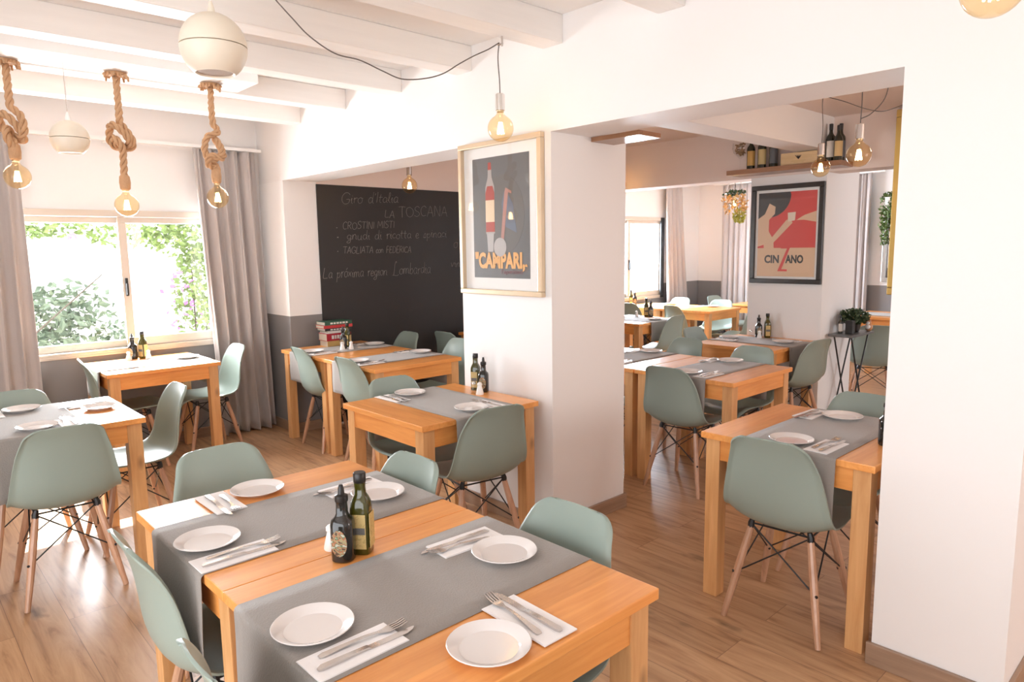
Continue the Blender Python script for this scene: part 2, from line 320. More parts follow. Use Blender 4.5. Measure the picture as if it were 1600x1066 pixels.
# baseboards
def bb(n, mat, *b):
    bm = new(); box(bm, *b); struct('baseboard_'+n, bm, mat, bevel=.003)
bb('pier', 'base', 5.045, 5.485, -.015, 0, 0, .085); bb('pier_side', 'basey', 5.47, 5.485, 0, .315, 0, .085)
bb('pillar_front', 'base', 2.675, 3.44, -.015, 0, 0, .085); bb('pillar_side', 'basey', 3.425, 3.44, 0, .625, 0, .085); bb('pillar_back', 'base', 2.675, 3.425, .61, .625, 0, .085)
bb('pilaster', 'base', -.1, .375, -.015, 0, 0, .085); bb('pilaster_side', 'basey', .36, .375, 0, .29, 0, .085); bb('left', 'basey', -.1, -.085, -4.6, -.015, 0, .085)
bb('column', 'base', 2.785, 3.475, 3.185, 3.2, 0, .085); bb('column_side', 'basey', 3.46, 3.475, 3.2, 3.86, 0, .085); bb('back', 'base', -.085, 9, 6.985, 7.0, 0, .085); bb('rear_left', 'basey', -.1, -.085, 3.46, 6.985, 0, .085)

# windows: sliding aluminium
def window(n, W, wx, mull, darkside=False):
    y0, y1, z0, z1 = W
    root = D.objects.new('window_%d' % n, None); COL.objects.link(root); root['kind'] = 'structure'
    bm = new(); d0, d1 = wx-.09, wx+.012
    box(bm, d0, d1, y0, y1, z0, z0+.045); box(bm, d0, d1, y0, y1, z1-.05, z1); box(bm, d0, d1, y0, y0+.035, z0+.045, z1-.05); box(bm, d0, d1, y1-.035, y1, z0+.045, z1-.05)
    for k in (.012, .028): box(bm, d1, d1+.004, y0, y1, z0+k, z0+k+.006)
    obj('window_frame', bm, 'alu', root, bevel=.003)
    for k, (a, b, dx) in enumerate(((y0+.035, mull+.012, -.075), (mull-.05, y1-.035, -.045))):
        bm = new(); s0, s1 = wx+dx, wx+dx+.028; zb, zt = z0+.046, z1-.051
        rb = .055 if k == 0 else .07
        box(bm, s0, s1, a, b, zb, zb+rb); box(bm, s0, s1, a, b, zt-.045, zt)
        box(bm, s0, s1, a, a+.06, zb+rb, zt-.045); box(bm, s0, s1, b-.05, b, zb+rb, zt-.045)
        sash = obj('sash', bm, 'alu', root, bevel=.003)
        bm = new(); box(bm, s0+.012, s0+.016, a+.06, b-.05, zb+rb, zt-.045); obj('pane', bm, 'clear', sash)
    bm = new(); xh = wx-.045+.028; box(bm, xh, xh+.014, mull-.033, mull-.012, 1.23, 1.37); box(bm, xh+.012, xh+.03, mull-.03, mull-.014, 1.24, 1.33); obj('window_handle', bm, 'rubber', root, bevel=.004)
    return root
window(1, W1, -.1, -1.085); window(2, W3, -.1, 5.28)

bm = new(); box(bm, -.098, -.078, 5.965, 6.046, .805, 1.965); struct('trim_1', bm, 'rubber')
# curtains
def curtain(name, label, pts_top, pts_bot, z0, z1, amp, folds, axis='y', pos=0, flare=0, group=None, seed=1):
    rnd = random.Random(seed); bm = new(); n = folds*10; m = 26; rows = []
    ph = [rnd.uniform(-.5, .5) for _ in range(folds+1)]; am = [rnd.uniform(.6, 1.15) for _ in range(folds+1)]
    for j in range(m+1):
        v = j/m; row = []
        for i in range(n+1):
            u = i/n; k = u*folds; q = int(min(k, folds-1)); f = k-q
            a = am[q]*(1-f)+am[q+1]*f; p = ph[q]*(1-f)+ph[q+1]*f
            off = amp*a*(.55+.45*v)*(lambda q_: math.copysign(abs(q_)**.75, q_))(math.sin(2*PI*k+p*(.3+1.3*v)))+amp*.25*math.sin(4.7*PI*k+3*v)
            s = u+.010*math.cos(2*PI*k+p)*(1+v)
            s = s+flare*math.sin(PI*v)*.02
            t = pts_top[0]+(pts_top[1]-pts_top[0])*s; b = pts_bot[0]+(pts_bot[1]-pts_bot[0])*s
            c = t+(b-t)*(v**1.2); z = z1+(z0-z1)*v
            row.append(bm.verts.new((pos+off, c, z) if axis == 'y' else (c, pos+off, z)))
        rows.append(row)
    for a, b in zip(rows, rows[1:]):
        for i in range(n): bm.faces.new((a[i], a[i+1], b[i+1], b[i]))
    o = obj(name, bm, 'curtain', smooth=True)
    md = o.modifiers.new('cloth', 'SOLIDIFY'); md.thickness = .004
    tag(o, label, 'curtain', group)
    return o
curtain('curtain', 'grey curtain right of the garden window, beside the grey and white pilaster', (-.585, -.075), (-.50, -.03), .012, 2.39, .060, 5, pos=.02, seed=3)
curtain('curtain', 'grey curtain at the left edge of the photo, left of the garden window', (-2.25, -1.755), (-2.3, -1.76), .012, 2.39, .040, 5, pos=.015, seed=5)
curtain('curtain', 'pale grey curtain hanging beside the black-edged window of the far room', (5.96, 6.38), (6.05, 6.66), .012, 2.44, .036, 5, pos=.0, seed=8)
curtain('curtain', 'grey curtain on the far back wall behind the flowered pendant', (.34, .90), (.34, .90), .012, 2.44, .036, 6, axis='x', pos=6.92, seed=9)
curtain('curtain', 'narrow grey curtain on the far back wall right of the poster pillar', (2.22, 2.45), (2.22, 2.45), .012, 2.44, .034, 3, axis='x', pos=6.92, seed=11)
for lab, b in (('thin white curtain rail above the garden window', (-.02, .03, -2.3, -.02, 2.395, 2.42)), ('thin white curtain rail above the far room window', (-.03, .02, 4.2, 6.75, 2.445, 2.47)), ('thin white curtain rail along the far back wall', (.2, 2.6, 6.9, 6.94, 2.445, 2.47))):
    bm = new(); box(bm, *b)
    if b[5] < 2.43: box(bm, -.1, .0, -1.2, -1.18, 2.39, 2.425)
    elif b[2] < 5: box(bm, -.1, .0, 5.2, 5.22, 2.44, 2.475)
    else: box(bm, 1.2, 1.22, 6.92, 7.0, 2.44, 2.475)
    tag(obj('curtain_rail', bm, 'ceil'), lab, 'curtain rail')

# ------------------------------------------------------------------ garden outside
bm = new(); box(bm, -14, -.36, -12, 14, -.3, -.1); struct('ground_terrace', bm, 'terrace')
bm = new(); box(bm, -9.2, -9, -12, 14, -.1, 3.2); struct('wall_garden', bm, 'ext')
def leaves(bm, n, c, rad, size, rnd, droop=0):
    for _ in range(n):
        while True:
            p = Vector((rnd.uniform(-1, 1), rnd.uniform(-1, 1), rnd.uniform(-1, 1)))
            if p.length < 1: break
        q = Vector(c)+Vector((p.x*rad[0], p.y*rad[1], p.z*rad[2]))
        d = Vector((rnd.gauss(0, 1), rnd.gauss(0, 1), rnd.gauss(0, .7)-droop)).normalized(); s = size*rnd.uniform(.6, 1.3)
        w = d.cross(Vector((rnd.gauss(0, 1), rnd.gauss(0, 1), rnd.gauss(0, 1)))).normalized()*s*.28
        nn = d.cross(w).normalized()*s*.08
        v = [bm.verts.new(q-d*s*.5), bm.verts.new(q+w+nn), bm.verts.new(q+d*s*.5), bm.verts.new(q-w+nn)]
        bm.faces.new(v)
def shrub(name, label, base, blobs, n, size, mat='leaf', flowers=None, seed=1):
    rnd = random.Random(seed); t = thing(name, label, 'shrub', base)
    bm = new()
    for c, rad, k in blobs: leaves(bm, int(n*k), c, rad, size, rnd)
    obj('foliage', bm, mat, t)
    bm = new()
    for c, rad, k in blobs: tube(bm, [(0, 0, 0), (c[0]*.4, c[1]*.4, c[2]*.5), (c[0]*.8, c[1]*.8, c[2]*.8)], [.014, .010, .005], 6)
    obj('stem', bm, 'bark', t)
    if flowers:
        bm = new()
        for c, rad, k in flowers: leaves(bm, k, c, rad, size*.9, rnd)
        obj('flower', bm, 'flower', t)
shrub('oleander_shrub', 'pale green shrub seen low through the left window pane', (-2.6, -1.7, -.1), [((0, 0, .95), (.6, .75, .45), 1), ((.1, .75, .75), (.4, .45, .35), .5), ((.1, -.5, 1.05), (.45, .5, .4), .6), ((0, .6, 1.15), (.35, .5, .25), .3)], 900, .10, mat='leafo', seed=2)
shrub('bougainvillea_shrub', 'green climber with purple flowers on the right of the garden window', (-1.6, -.12, -.1), [((0, .15, 1.2), (.35, .35, .6), 1), ((0, 0, 1.9), (.3, .45, .35), .8)], 1100, .075, flowers=[((.1, -.2, 1.25), (.15, .2, .25), 26), ((.1, -.1, .95), (.15, .25, .12), 16)], seed=4)
shrub('climbing_vine', 'green vine hanging across the top of the garden window', (-1.5, -2.2, -.1), [((0, .75, 1.90), (.2, .5, .10), 1), ((0, 1.55, 1.84), (.2, .45, .13), .8)], 420, .065, flowers=[((.1, 1.0, 1.82), (.03, .05, .04), 6)], seed=6)

# ------------------------------------------------------------------ dining tables
TX, TY, TZ = .724, .76, .75
def make_table(label, loc, grain):
    """origin: corner (low x, low y) on the floor"""
    t = thing('dining_table', label, 'table', loc)
    bm = new(); box(bm, .001, TX-.001, .001, TY-.001, TZ-.028, TZ); obj('tabletop', bm, 'top'+grain, t, bevel=.003)
    bm = new(); zi = TZ-.0285; L = .066
    for x, y in ((.018, .018), (TX-.018-L, .018), (TX-.018-L, TY-.018-L), (.018, TY-.018-L)):
        b = new(); box(b, x, x+L, y, y+L, 0, zi); obj('leg', b, 'leg', t, bevel=.003)
    bm.free()
    for k, b4 in enumerate(((.018+L, TX-.018-L, .024, .046), (.018+L, TX-.018-L, TY-.046, TY-.024))):
        b = new(); box(b, b4[0], b4[1], b4[2], b4[3], TZ-.12, zi); obj('apron', b, 'topx', t)
    for x0 in (.024, TX-.046):
        b = new(); box(b, x0, x0+.022, .018+L, TY-.018-L, TZ-.12, zi); obj('apron', b, 'topy', t)
    return t
TB = {}
_tx = _ty = None
def table(key, x, y, label, grain='x'):
    global _tx, _ty
    src = _tx if grain == 'x' else _ty
    if src is None:
        o = make_table(label, (x, y, 0), grain)
        if grain == 'x': _tx = o
        else: _ty = o
    else: o = dup(src, (x, y, 0), 0, label)
    TB[key] = (x, y); return o
table('A1', 3.570, -2.058, 'pine dining table carrying the two bottles at centre, far half of the front pair', 'y')
table('A2', 4.294, -2.058, 'pine dining table nearest the camera, near half of the front pair', 'y')
table('B', 2.644, -.806, 'pine dining table against the pillar with the tall framed poster')
table('C', 4.312, .012, 'pine dining table at the right, beside the wide white pier', 'y')
table('D1', .43, -.13, 'pine dining table with the stack of books, left of the pair by the chalkboard', 'y')
table('D2', 1.154, -.13, 'pine dining table in front of the chalkboard, right of that pair', 'y')
table('E', -.03, -1.48, 'pine dining table under the garden window', 'y')
table('F', 1.48, -2.41, 'pine dining table at the left edge of the photo')
table('G1', 2.42, 1.07, 'pine dining table just right of the pillar, left of its pair', 'y')
table('G2', 3.15, 1.07, 'pine dining table right of its pair in the middle room', 'y')
table('H', 2.72, 2.43, 'pine dining table against the column with the black-framed poster')
table('I', .82, 3.28, 'sunlit pine table nearest the pillar edge in the far room', 'y')
table('J1', .65, 4.93, 'sunlit pine table in the middle of the far room', 'y')
table('J0', -.075, 4.93, 'sunlit pine table under the far room window', 'y')
table('K', .94, 6.15, 'far pine table before the back wall curtain, left of the poster column')
table('L', 2.75, 5.45, 'pine table of the far room seen past the right side of the poster column')
table('Q', .62, 1.60, 'pine table in the middle room half hidden behind the pillar, near the chalkboard')

# runners: cloth lying across the top, both ends hanging
def runner(tk, across, c, w, drop, label, lift=.0015):
    """across 'y': runs along y at x=c. across 'x': runs along x at y=c"""
    x0, y0 = TB[tk]; L = TY if across == 'y' else TX
    prof = []; r = .012; z = TZ+lift
    for k in range(9): prof.append((-r+.004-.004*math.sin(k*.5)*(8-k)/8, z-r-drop*(1-k/8)))
    for k in range(1, 6): a = PI-k*PI/10; prof.append((.004+r*math.cos(a), z-r+r*math.sin(a)))
    prof += [(L*k/8, z) for k in range(1, 8)]
    for k in range(0, 6): a = PI/2-k*PI/10; prof.append((L-.004+r*math.cos(a), z-r+r*math.sin(a)))
    for k in range(1, 9): prof.append((L-.004+r+.004*math.sin(k*.5)*k/8, z-r-drop*k/8))
    bm = new(); rows = []
    for s, h in prof:
        row = []
        for i in range(9):
            q = -w/2+w*i/8; hang = max(0, (z-r-h)); wv = .006*math.sin(i*1.3+s*4)*min(1, hang*6)
            ss = s+(wv if s > L/2 else -abs(wv)) if hang > 0 else s
            row.append(bm.verts.new((q, ss, h) if across == 'y' else (ss, q, h)))
        rows.append(row)
    for a, b in zip(rows, rows[1:]):
        for i in range(8): bm.faces.new((a[i], a[i+1], b[i+1], b[i]))
    loc = (x0+c, y0, 0) if across == 'y' else (x0, y0+c, 0)
    o = obj('table_runner', bm, 'runner', smooth=True, loc=loc)
    md = o.modifiers.new('cloth', 'SOLIDIFY'); md.thickness = .0012; md.offset = 1
    tag(o, label, 'table runner', 'grey table runners'); return o
runner('A1', 'y', .402, .405, .28, 'grey runner on the front pair of tables, beyond the bottles')
runner('A2', 'y', .302, .415, .28, 'grey runner nearest the camera, on this side of the bottles')
runner('B', 'x', .40, .41, .24, 'grey runner on the table against the pillar poster')
runner('C', 'y', .385, .40, .26, 'grey runner on the right-hand table beside the white pier')
runner('D1', 'y', .36, .37, .22, 'grey runner beside the stack of books')
runner('D2', 'y', .34, .38, .22, 'grey runner on the right table before the chalkboard')
runner('E', 'y', .37, .38, .20, 'grey runner on the table under the garden window')
runner('F', 'x', .31, .40, .28, 'grey runner on the table at the left edge of the photo')
runner('G1', 'y', .38, .38, .24, 'grey runner on the table just right of the pillar')
runner('G2', 'y', .36, .36, .24, 'grey runner on the right table of the middle room pair')
runner('H', 'x', .44, .40, .24, 'grey runner on the table under the black-framed poster')
runner('I', 'x', .40, .40, .20, 'pale sunlit grey runner on the far room table nearest the pillar')
runner('L', 'x', .36, .40, .20, 'grey runner on the far table right of the column')

# ------------------------------------------------------------------ chairs
def chair_shell():
    P = [(.238, .402), (.222, .428), (.165, .441), (.08, .433), (-.02, .421), (-.10, .420), (-.165, .434), (-.208, .472), (-.230, .535), (-.238, .61), (-.248, .69), (-.266, .762), (-.294, .822)]
    Wd = [.186, .196, .206, .213, .217, .220, .221, .220, .213, .200, .181, .158, .142]
    Lf = [.012, .020, .030, .038, .046, .054, .058, .056, .050, .044, .036, .022, .010]
    pr = catmull([(a, b, 0) for a, b in P], 5); wd = [v.x for v in catmull([(a, 0, 0) for a in Wd], 5)]; lf = [v.x for v in catmull([(a, 0, 0) for a in Lf], 5)]
    s = [0]
    for a, b in zip(pr, pr[1:]): s.append(s[-1]+(b-a).length)
    tot = s[-1]; bm = new(); rows = []; n = 20
    # resample with more rows at the rounded ends
    S = [0, .004, .010, .02, .032, .046, .062]+[.062+(tot-.062-.085)*k/26 for k in range(1, 27)]+[tot-.085+.085*k for k in (.2, .38, .54, .68, .8, .9, .96, 1)]
    for q in S:
        i = max(0, min(len(s)-2, next((k for k in range(len(s)-1) if s[k+1] >= q), len(s)-2))); f = (q-s[i])/max(1e-9, s[i+1]-s[i])
        p = pr[i].lerp(pr[i+1], f); w = wd[i]+(wd[i+1]-wd[i])*f; l = lf[i]+(lf[i+1]-lf[i])*f
        t = (pr[min(i+1, len(pr)-1)]-pr[max(i-1, 0)]).normalized(); nrm = Vector((t.y, -t.x, 0))  # user side
        if nrm.y < 0 and abs(nrm.y) > abs(nrm.x): nrm = -nrm
        if abs(nrm.x) >= abs(nrm.y) and nrm.x < 0: nrm = -nrm
        for r, d in ((.05, q), (.058, tot-q)):
            if d < r: w = w-r+math.sqrt(max(0, r*r-(r-d)**2))
        row = []
        for k in range(n+1):
            u = -1+2*k/n; u = math.sin(u*PI/2)*.35+u*.65
            o = l*abs(u)**2.4
            o -= .010*max(0, abs(u)-.93)/.07
            dz = .006*u*u*max(0, 1-(tot-q)/.10)
            row.append(bm.verts.new((u*w, p.x+nrm.x*o, p.y+nrm.y*o-dz)))
        rows.append(row)
    for a, b in zip(rows, rows[1:]):
        for k in range(n): bm.faces.new((a[k], a[k+1], b[k+1], b[k]))
    bmesh.ops.recalc_face_normals(bm, faces=bm.faces)
    me = D.meshes.new('seat_shell'); bm.to_mesh(me); bm.free()
    o = D.objects.new('tmp', me); COL.objects.link(o)
    md = o.modifiers.new('s', 'SOLIDIFY'); md.thickness = .007; md.offset = 0
    md = o.modifiers.new('b', 'BEVEL'); md.width = .0025; md.segments = 2; md.limit_method = 'ANGLE'; md.angle_limit = 1.0
    m2 = D.meshes.new_from_object(o.evaluated_get(bpy.context.evaluated_depsgraph_get())); D.objects.remove(o)
    for p in m2.polygons: p.use_smooth = True
    m2.materials.append(MT['shell']); return m2
_sh = chair_shell()
def make_chair(label):
    t = thing('dining_chair', label, 'chair')
    o = D.objects.new('seat_shell', _sh); COL.objects.link(o); o.parent = t
    tops = {}; bots = {}
    for sx in (-1, 1):
        for sy in (-1, 1):
            a = Vector((sx*.122, sy*.112-.005, .392)); b = Vector((sx*.195, sy*.200, 0)); tops[sx, sy] = a; bots[sx, sy] = b
            bm = new(); path = [a.lerp(b, k/8) for k in range(9)]
            tube(bm, path, [.0135, .0150, .0160, .0168, .0165, .0155, .0142, .0128, .0115], 10); obj('leg', bm, 'beech', t, smooth=2)
    bm = new(); mid = {k: tops[k].lerp(bots[k], .50) for k in tops}
    ring = [(-1, -1), (1, -1), (1, 1), (-1, 1)]
    for i in range(4):
        a, b = ring[i], ring[(i+1) % 4]
        tube(bm, [tops[a]+Vector((0, 0, .012)), mid[b]], .0033, 6); tube(bm, [tops[b]+Vector((0, 0, .012)), mid[a]], .0033, 6)
        tube(bm, [tops[a]+Vector((0, 0, .014)), tops[b]+Vector((0, 0, .014))], .004, 6)
    for k in ring:
        d = Vector((k[0], k[1], 0)).normalized()*.012
        tube(bm, [mid[k]-d*1.5, mid[k]+d*1.7], .006, 6)
    obj('wire_brace', bm, 'black', t, smooth=2)
    for k in ring:
        bm = new(); a = tops[k]; tube(bm, [a+Vector((0, 0, -.004)), a+Vector((0, 0, .014)), a+Vector((-k[0]*.006, 0, .034))], [.0145, .0140, .010], 8); obj('bracket', bm, 'black', t, smooth=2)
    return t
_c0 = None
def chair(x, y, face, label):
    """face: degrees, 0 = sitter looks to +y, 90 = -x, 180 = -y, 270 = +x"""
    global _c0
    if _c0 is None:
        _c0 = make_chair(label); _c0.location = (x, y, 0); _c0.rotation_euler = (0, 0, math.radians(face)); return _c0
    return dup(_c0, (x, y, 0), math.radians(face), label)
chair(3.96, -1.905, 0, 'sage chair at the left side of the front tables, farther of two')
chair(4.67, -1.95, 0, 'sage chair at the left side of the front tables, cut by the bottom edge')
chair(3.545, -1.69, 270, 'sage chair at the far left end of the front pair of tables')
chair(3.91, -1.50, 180, 'sage chair right of the front tables, behind the plate beyond the bottles')
chair(4.64, -1.46, 180, 'sage chair right of the front tables, nearest the walkway')
chair(5.05, -1.80, 90, 'sage chair at the near end of the front tables, mostly below the photo edge')
chair(2.79, -.42, 268, 'sage chair facing the camera at the far side of the pillar table')
chair(3.26, -.43, 80, 'sage chair seen from behind at the near side of the pillar table')
chair(4.66, .67, 180, 'sage chair across the right-hand table, its seat partly behind the pier')
chair(4.68, .13, 4, 'sage chair seen from behind at the right-hand table, nearest the white pier')
chair(.92, .07, -4, 'pale blue-green chair by the grey-based pilaster, left of the chalkboard tables')
chair(1.63, .06, 0, 'pale blue-green chair behind the pillar table, in front of the right chalkboard table')
chair(.72, .68, 180, 'pale blue chair against the chalkboard, left of two')
chair(1.45, .69, 180, 'pale blue chair against the chalkboard beside the pillar, right of two')
chair(.33, -1.27, -6, 'sage chair at the left end of the table under the garden window')
chair(.32, -.72, 180, 'sage chair between the garden window table and the right curtain')
chair(2.17, -2.03, 88, 'sage chair seen from behind at the left edge table')
chair(1.78, -1.64, 180, 'sage chair sunlit in profile at the right end of the left edge table')
chair(1.60, -2.08, 270, 'sage chair behind the left edge table, near the left curtain')
chair(3.47, 1.22, 3, 'sage chair seen from behind in the doorway, at the middle room pair')
chair(3.46, 1.82, 180, 'sage chair behind the right table of the middle room pair')
chair(2.78, 1.30, 0, 'sage chair at the left table of the middle pair, mostly hidden by the pillar')
chair(2.80, 1.92, 172, 'tall-looking sage chair facing the camera behind the left table of the middle pair')
chair(3.37, 2.84, 80, 'grey-shaded sage chair at the right end of the table under the poster')
chair(2.72, 2.86, 270, 'sage chair at the left end of the table under the poster')
chair(1.02, 5.00, -14, 'sage chair with its back to us at the middle table of the far room')
chair(1.52, 5.30, 92, 'sage chair beside the poster column, right end of the far middle table')
chair(.28, 5.00, 0, 'grey-green chair at the near side of the table under the far window')
chair(.98, 5.66, 186, 'white-lit chair behind the middle table of the far room')
chair(.28, 5.68, 178, 'white-lit chair by the pale far curtain, behind the far window table')
chair(.72, 6.52, 262, 'white-lit chair at the left end of the table before the back curtain')
chair(1.44, 3.72, 90, 'sage chair seen from behind, standing tall right of the far bottles')
chair(3.62, 5.25, 70, 'pale blue chair at the far table right of the column')
chair(3.50, 4.28, 24, 'pale blue chair nearest the pier in the far room')
chair(.95, 1.45, 0, 'pale blue-green chair with its back to the pillar, by the hidden chalkboard table')

# ------------------------------------------------------------------ place settings
def plate_mesh(r=.0875):
    bm = new(); lathe(bm, [(0, 0), (r*.60, 0), (r*.62, .002), (r*.97, .0135), (r, .0160), (r*.98, .0175), (r*.76, .0095), (r*.70, .0045), (0, .0040)], 40)
    return bm
def fork_bm():
    bm = new()
    def strip(p):  # (y, halfwidth, z)
        A = [(bm.verts.new((-w, y, z)), bm.verts.new((w, y, z)), bm.verts.new((w, y, z+.0018)), bm.verts.new((-w, y, z+.0018))) for y, w, z in p]
        for a, b in zip(A, A[1:]):
            for k in range(4): bm.faces.new((a[k], a[(k+1) % 4], b[(k+1) % 4], b[k]))
        bm.faces.new(A[0][::-1]); bm.faces.new(A[-1])
    strip([(-.095, .0055, 0), (-.085, .0085, .001), (-.05, .006, .004), (0, .0036, .007), (.035, .0034, .005), (.048, .008, .003), (.060, .0122, .003), (.066, .0125, .004)])
    for k in range(4):
        x = -.0105+.007*k; A = []
        for y, w, z in ((.064, .0020, .004), (.085, .0018, .006), (.100, .0012, .010)):
            A.append([bm.verts.new((x+a*w, y, z+b)) for a, b in ((-1, 0), (1, 0), (1, .0018), (-1, .0018))])
        for a, b in zip(A, A[1:]):
            for q in range(4): bm.faces.new((a[q], a[(q+1) % 4], b[(q+1) % 4], b[q]))
        bm.faces.new(A[0][::-1]); bm.faces.new(A[-1])
    return bm
def knife_bm():
    bm = new(); A = []
    for y, w0, w1, h in ((-.11, .004, .004, .004), (-.10, .0075, .0075, .006), (-.05, .0065, .0065, .006), (.0, .0055, .0055, .005), (.006, .007, .008, .0018), (.05, .007, .010, .0016), (.09, .007, .010, .0014), (.108, .007, .004, .0012), (.116, .006, -.003, .001)):
        A.append([bm.verts.new((-w0, y, 0)), bm.verts.new((w1, y, 0)), bm.verts.new((w1, y, h)), bm.verts.new((-w0, y, h))])
    for a, b in zip(A, A[1:]):
        for k in range(4): bm.faces.new((a[k], a[(k+1) % 4], b[(k+1) % 4], b[k]))
    bm.faces.new(A[0][::-1]); bm.faces.new(A[-1]); return bm
def napkin_bm():
    bm = new(); box(bm, -.048, .048, -.102, .102, 0, .0014); box(bm, -.046, .048, -.102, .100, .0018, .0030); return bm
PROTO = {}
def place(kind, builder, mat, loc, rz, label, cat, group, smooth=False, tilt=None):
    if kind not in PROTO:
        o = PROTO[kind] = obj(kind, builder(), mat, smooth=smooth)
    else:
        o = PROTO[kind].copy(); COL.objects.link(o)
    o.location = loc; o.rotation_euler = (tilt or 0, 0, rz); tag(o, label, cat, group); return o
def setting(px, py, face, onrun, where, nap=True, plate=True, cut=True, seed=0, cloth_n=None):
    """plate at px,py; sitter looks along `face`; napkin at the sitter's right"""
    rnd = random.Random(seed*7+3); a = math.radians(face); fwd = Vector((-math.sin(a), math.cos(a), 0)); rt = Vector((math.cos(a), math.sin(a), 0))
    z = TZ+.0002; zr = TZ+.0032
    if plate: place('plate', plate_mesh, 'china', (px, py, zr if onrun else z), 0, 'white plate '+where, 'plate', 'white dinner plates', smooth=2)
    if nap:
        c = Vector((px, py, 0))+rt*.132+fwd*.022; rz = a+rnd.uniform(-.05, .05)
        place('napkin', napkin_bm, 'paper', (c.x, c.y, zr), rz, 'paper napkin by the plate '+where, 'napkin', 'paper napkins')
        if cut:
            u = Vector((-math.sin(rz), math.cos(rz), 0)); q = Vector((math.cos(rz), math.sin(rz), 0))
            k = c+q*.016+u*.022; f = c-q*.016+u*.030
            place('fork', fork_bm, 'steel', (f.x, f.y, zr+.0032), rz-.10, 'steel fork by the plate '+where, 'fork', 'steel forks', smooth=2)
            place('knife', knife_bm, 'steel', (k.x, k.y, zr+.0032), rz-.02, 'steel knife by the plate '+where, 'knife', 'steel knives', smooth=2)
setting(3.991, -1.983, 0, 1, 'left of the dark bottle on the front tables', seed=1)
setting(3.672, -1.706, 270, 0, 'at the far wooden end of the front tables', seed=2)
setting(4.000, -1.437, 180, 1, 'right behind the two front table bottles', seed=3)
setting(4.627, -1.443, 180, 1, 'before the right-hand sage chair, front tables', seed=4)
setting(4.611, -1.983, 0, 1, 'on the near grey runner, photo bottom centre', seed=5)
setting(4.925, -1.757, 90, 0, 'on bare wood nearest the camera', seed=6)
setting(2.735, -.432, 270, 1, 'at the far side of the pillar table', seed=7)
setting(3.268, -.430, 90, 1, 'at the near side of the pillar table', seed=8)
setting(4.664, .650, 180, 1, 'at the far side of the table by the white pier', seed=9)
setting(4.675, .110, 0, 1, 'at the near side of the table by the white pier', seed=10)
setting(.80, -.03, 0, 1, 'before the left chalkboard table chair', seed=11)
setting(.80, .54, 180, 1, 'against the chalkboard beside the books', seed=12)
setting(1.50, -.04, 0, 1, 'on the right chalkboard table, near side', seed=13)
setting(1.47, .54, 180, 1, 'on the right chalkboard table, far side', seed=14)
setting(.33, -.84, 180, 1, 'at the right end of the garden window table', seed=15)
setting(.33, -1.37, 0, 1, 'at the left end of the garden window table', plate=False, seed=16)
setting(1.582, -2.075, 270, 1, 'on the far side of the left edge table', seed=17)
setting(2.085, -2.085, 90, 1, 'on the near side of the left edge table', seed=18)
setting(1.815, -1.768, 180, 0, 'sunlit on bare wood of the left edge table', seed=19)
setting(2.80, 1.74, 180, 1, 'far side of the table right of the pillar', seed=20)
setting(2.80, 1.16, 0, 1, 'near side of the table right of the pillar', seed=21)
setting(3.47, 1.74, 180, 1, 'far side of the right middle room table', seed=22)
setting(3.50, 1.17, 0, 1, 'near side of the right middle room table', seed=23)
setting(2.82, 2.87, 270, 1, 'at the left end of the table under the poster', seed=24)
setting(3.30, 2.87, 90, 1, 'at the right end of the table under the poster', seed=25)
setting(1.43, 3.72, 90, 1, 'on the far room table nearest the pillar', cut=False, seed=26)
setting(.38, 5.56, 180, 0, 'on the table under the far room window', cut=False, seed=27)
setting(1.02, 5.56, 180, 0, 'on the middle table of the far room', cut=False, seed=28)
setting(3.20, 6.02, 180, 0, 'on the far table right of the poster column', cut=False, nap=False, seed=29)

# ------------------------------------------------------------------ bottles and shakers
def band(bm, r, z0, z1, a0, a1, seg=10, square=0):
    lathe(bm, [(r, z0), (r, z1)], seg, square, a0=a0, a1=a1)
FACE = -PI/4   # the side that looks towards the camera
def oil_bottle(loc, rz, label, s=1.0):
    t = thing('oil_bottle', label, 'bottle', loc, rz, 'oil bottles'); t.scale = (s, s, s*.80)
    bm = new(); lathe(bm, [(.023, 0), (.0255, .004), (.0255, .150), (.024, .166), (.019, .182), (.0135, .195), (.0125, .215), (.0135, .232)], 24, 4.5); obj('bottle_body', bm, 'oilglass', t, smooth=2)
    bm = new(); lathe(bm, [(.0150, .232), (.0160, .234), (.0160, .262), (.014, .265)], 20); obj('cap', bm, 'cap', t, smooth=2)
    bm = new(); box(bm, -.019, .019, -.0275, -.0262, .022, .135); o = obj('label', bm, 'lab_tan', t)
    bm = new(); box(bm, -.017, .017, -.0282, -.0274, .070, .092); obj('label_band', bm, flat('slate_print', (.14, .13, .12)), o)
    bm = new(); box(bm, .0262, .0275, -.019, .019, .022, .135); obj('label', bm, 'lab_tan', t)
    return t
def dark_bottle(loc, rz, label, s=1.0):
    t = thing('vinegar_bottle', label, 'bottle', loc, rz, 'dark vinegar bottles'); t.scale = (s, s, s*.82)
    bm = new(); lathe(bm, [(.025, 0), (.0285, .004), (.0290, .020), (.0290, .118), (.0265, .132), (.018, .142), (.0145, .152), (.0135, .185), (.0145, .190)], 24, 2.8); obj('bottle_body', bm, 'darkglass', t, smooth=2)
    bm = new(); lathe(bm, [(.0165, .190), (.0170, .192), (.0165, .208), (.0085, .213), (.0075, .228), (.0055, .240), (.004, .242)], 18); obj('pourer', bm, 'cap', t, smooth=2)
    bm = new(); bl = []
    for k in range(20):
        a = 2*PI*k/20; bl.append((.021*math.cos(a), .066+.042*math.sin(a)))
    prism(bm, bl, y=-.0315, th=.0015); o = obj('label', bm, 'lab_mix', t)
    return t
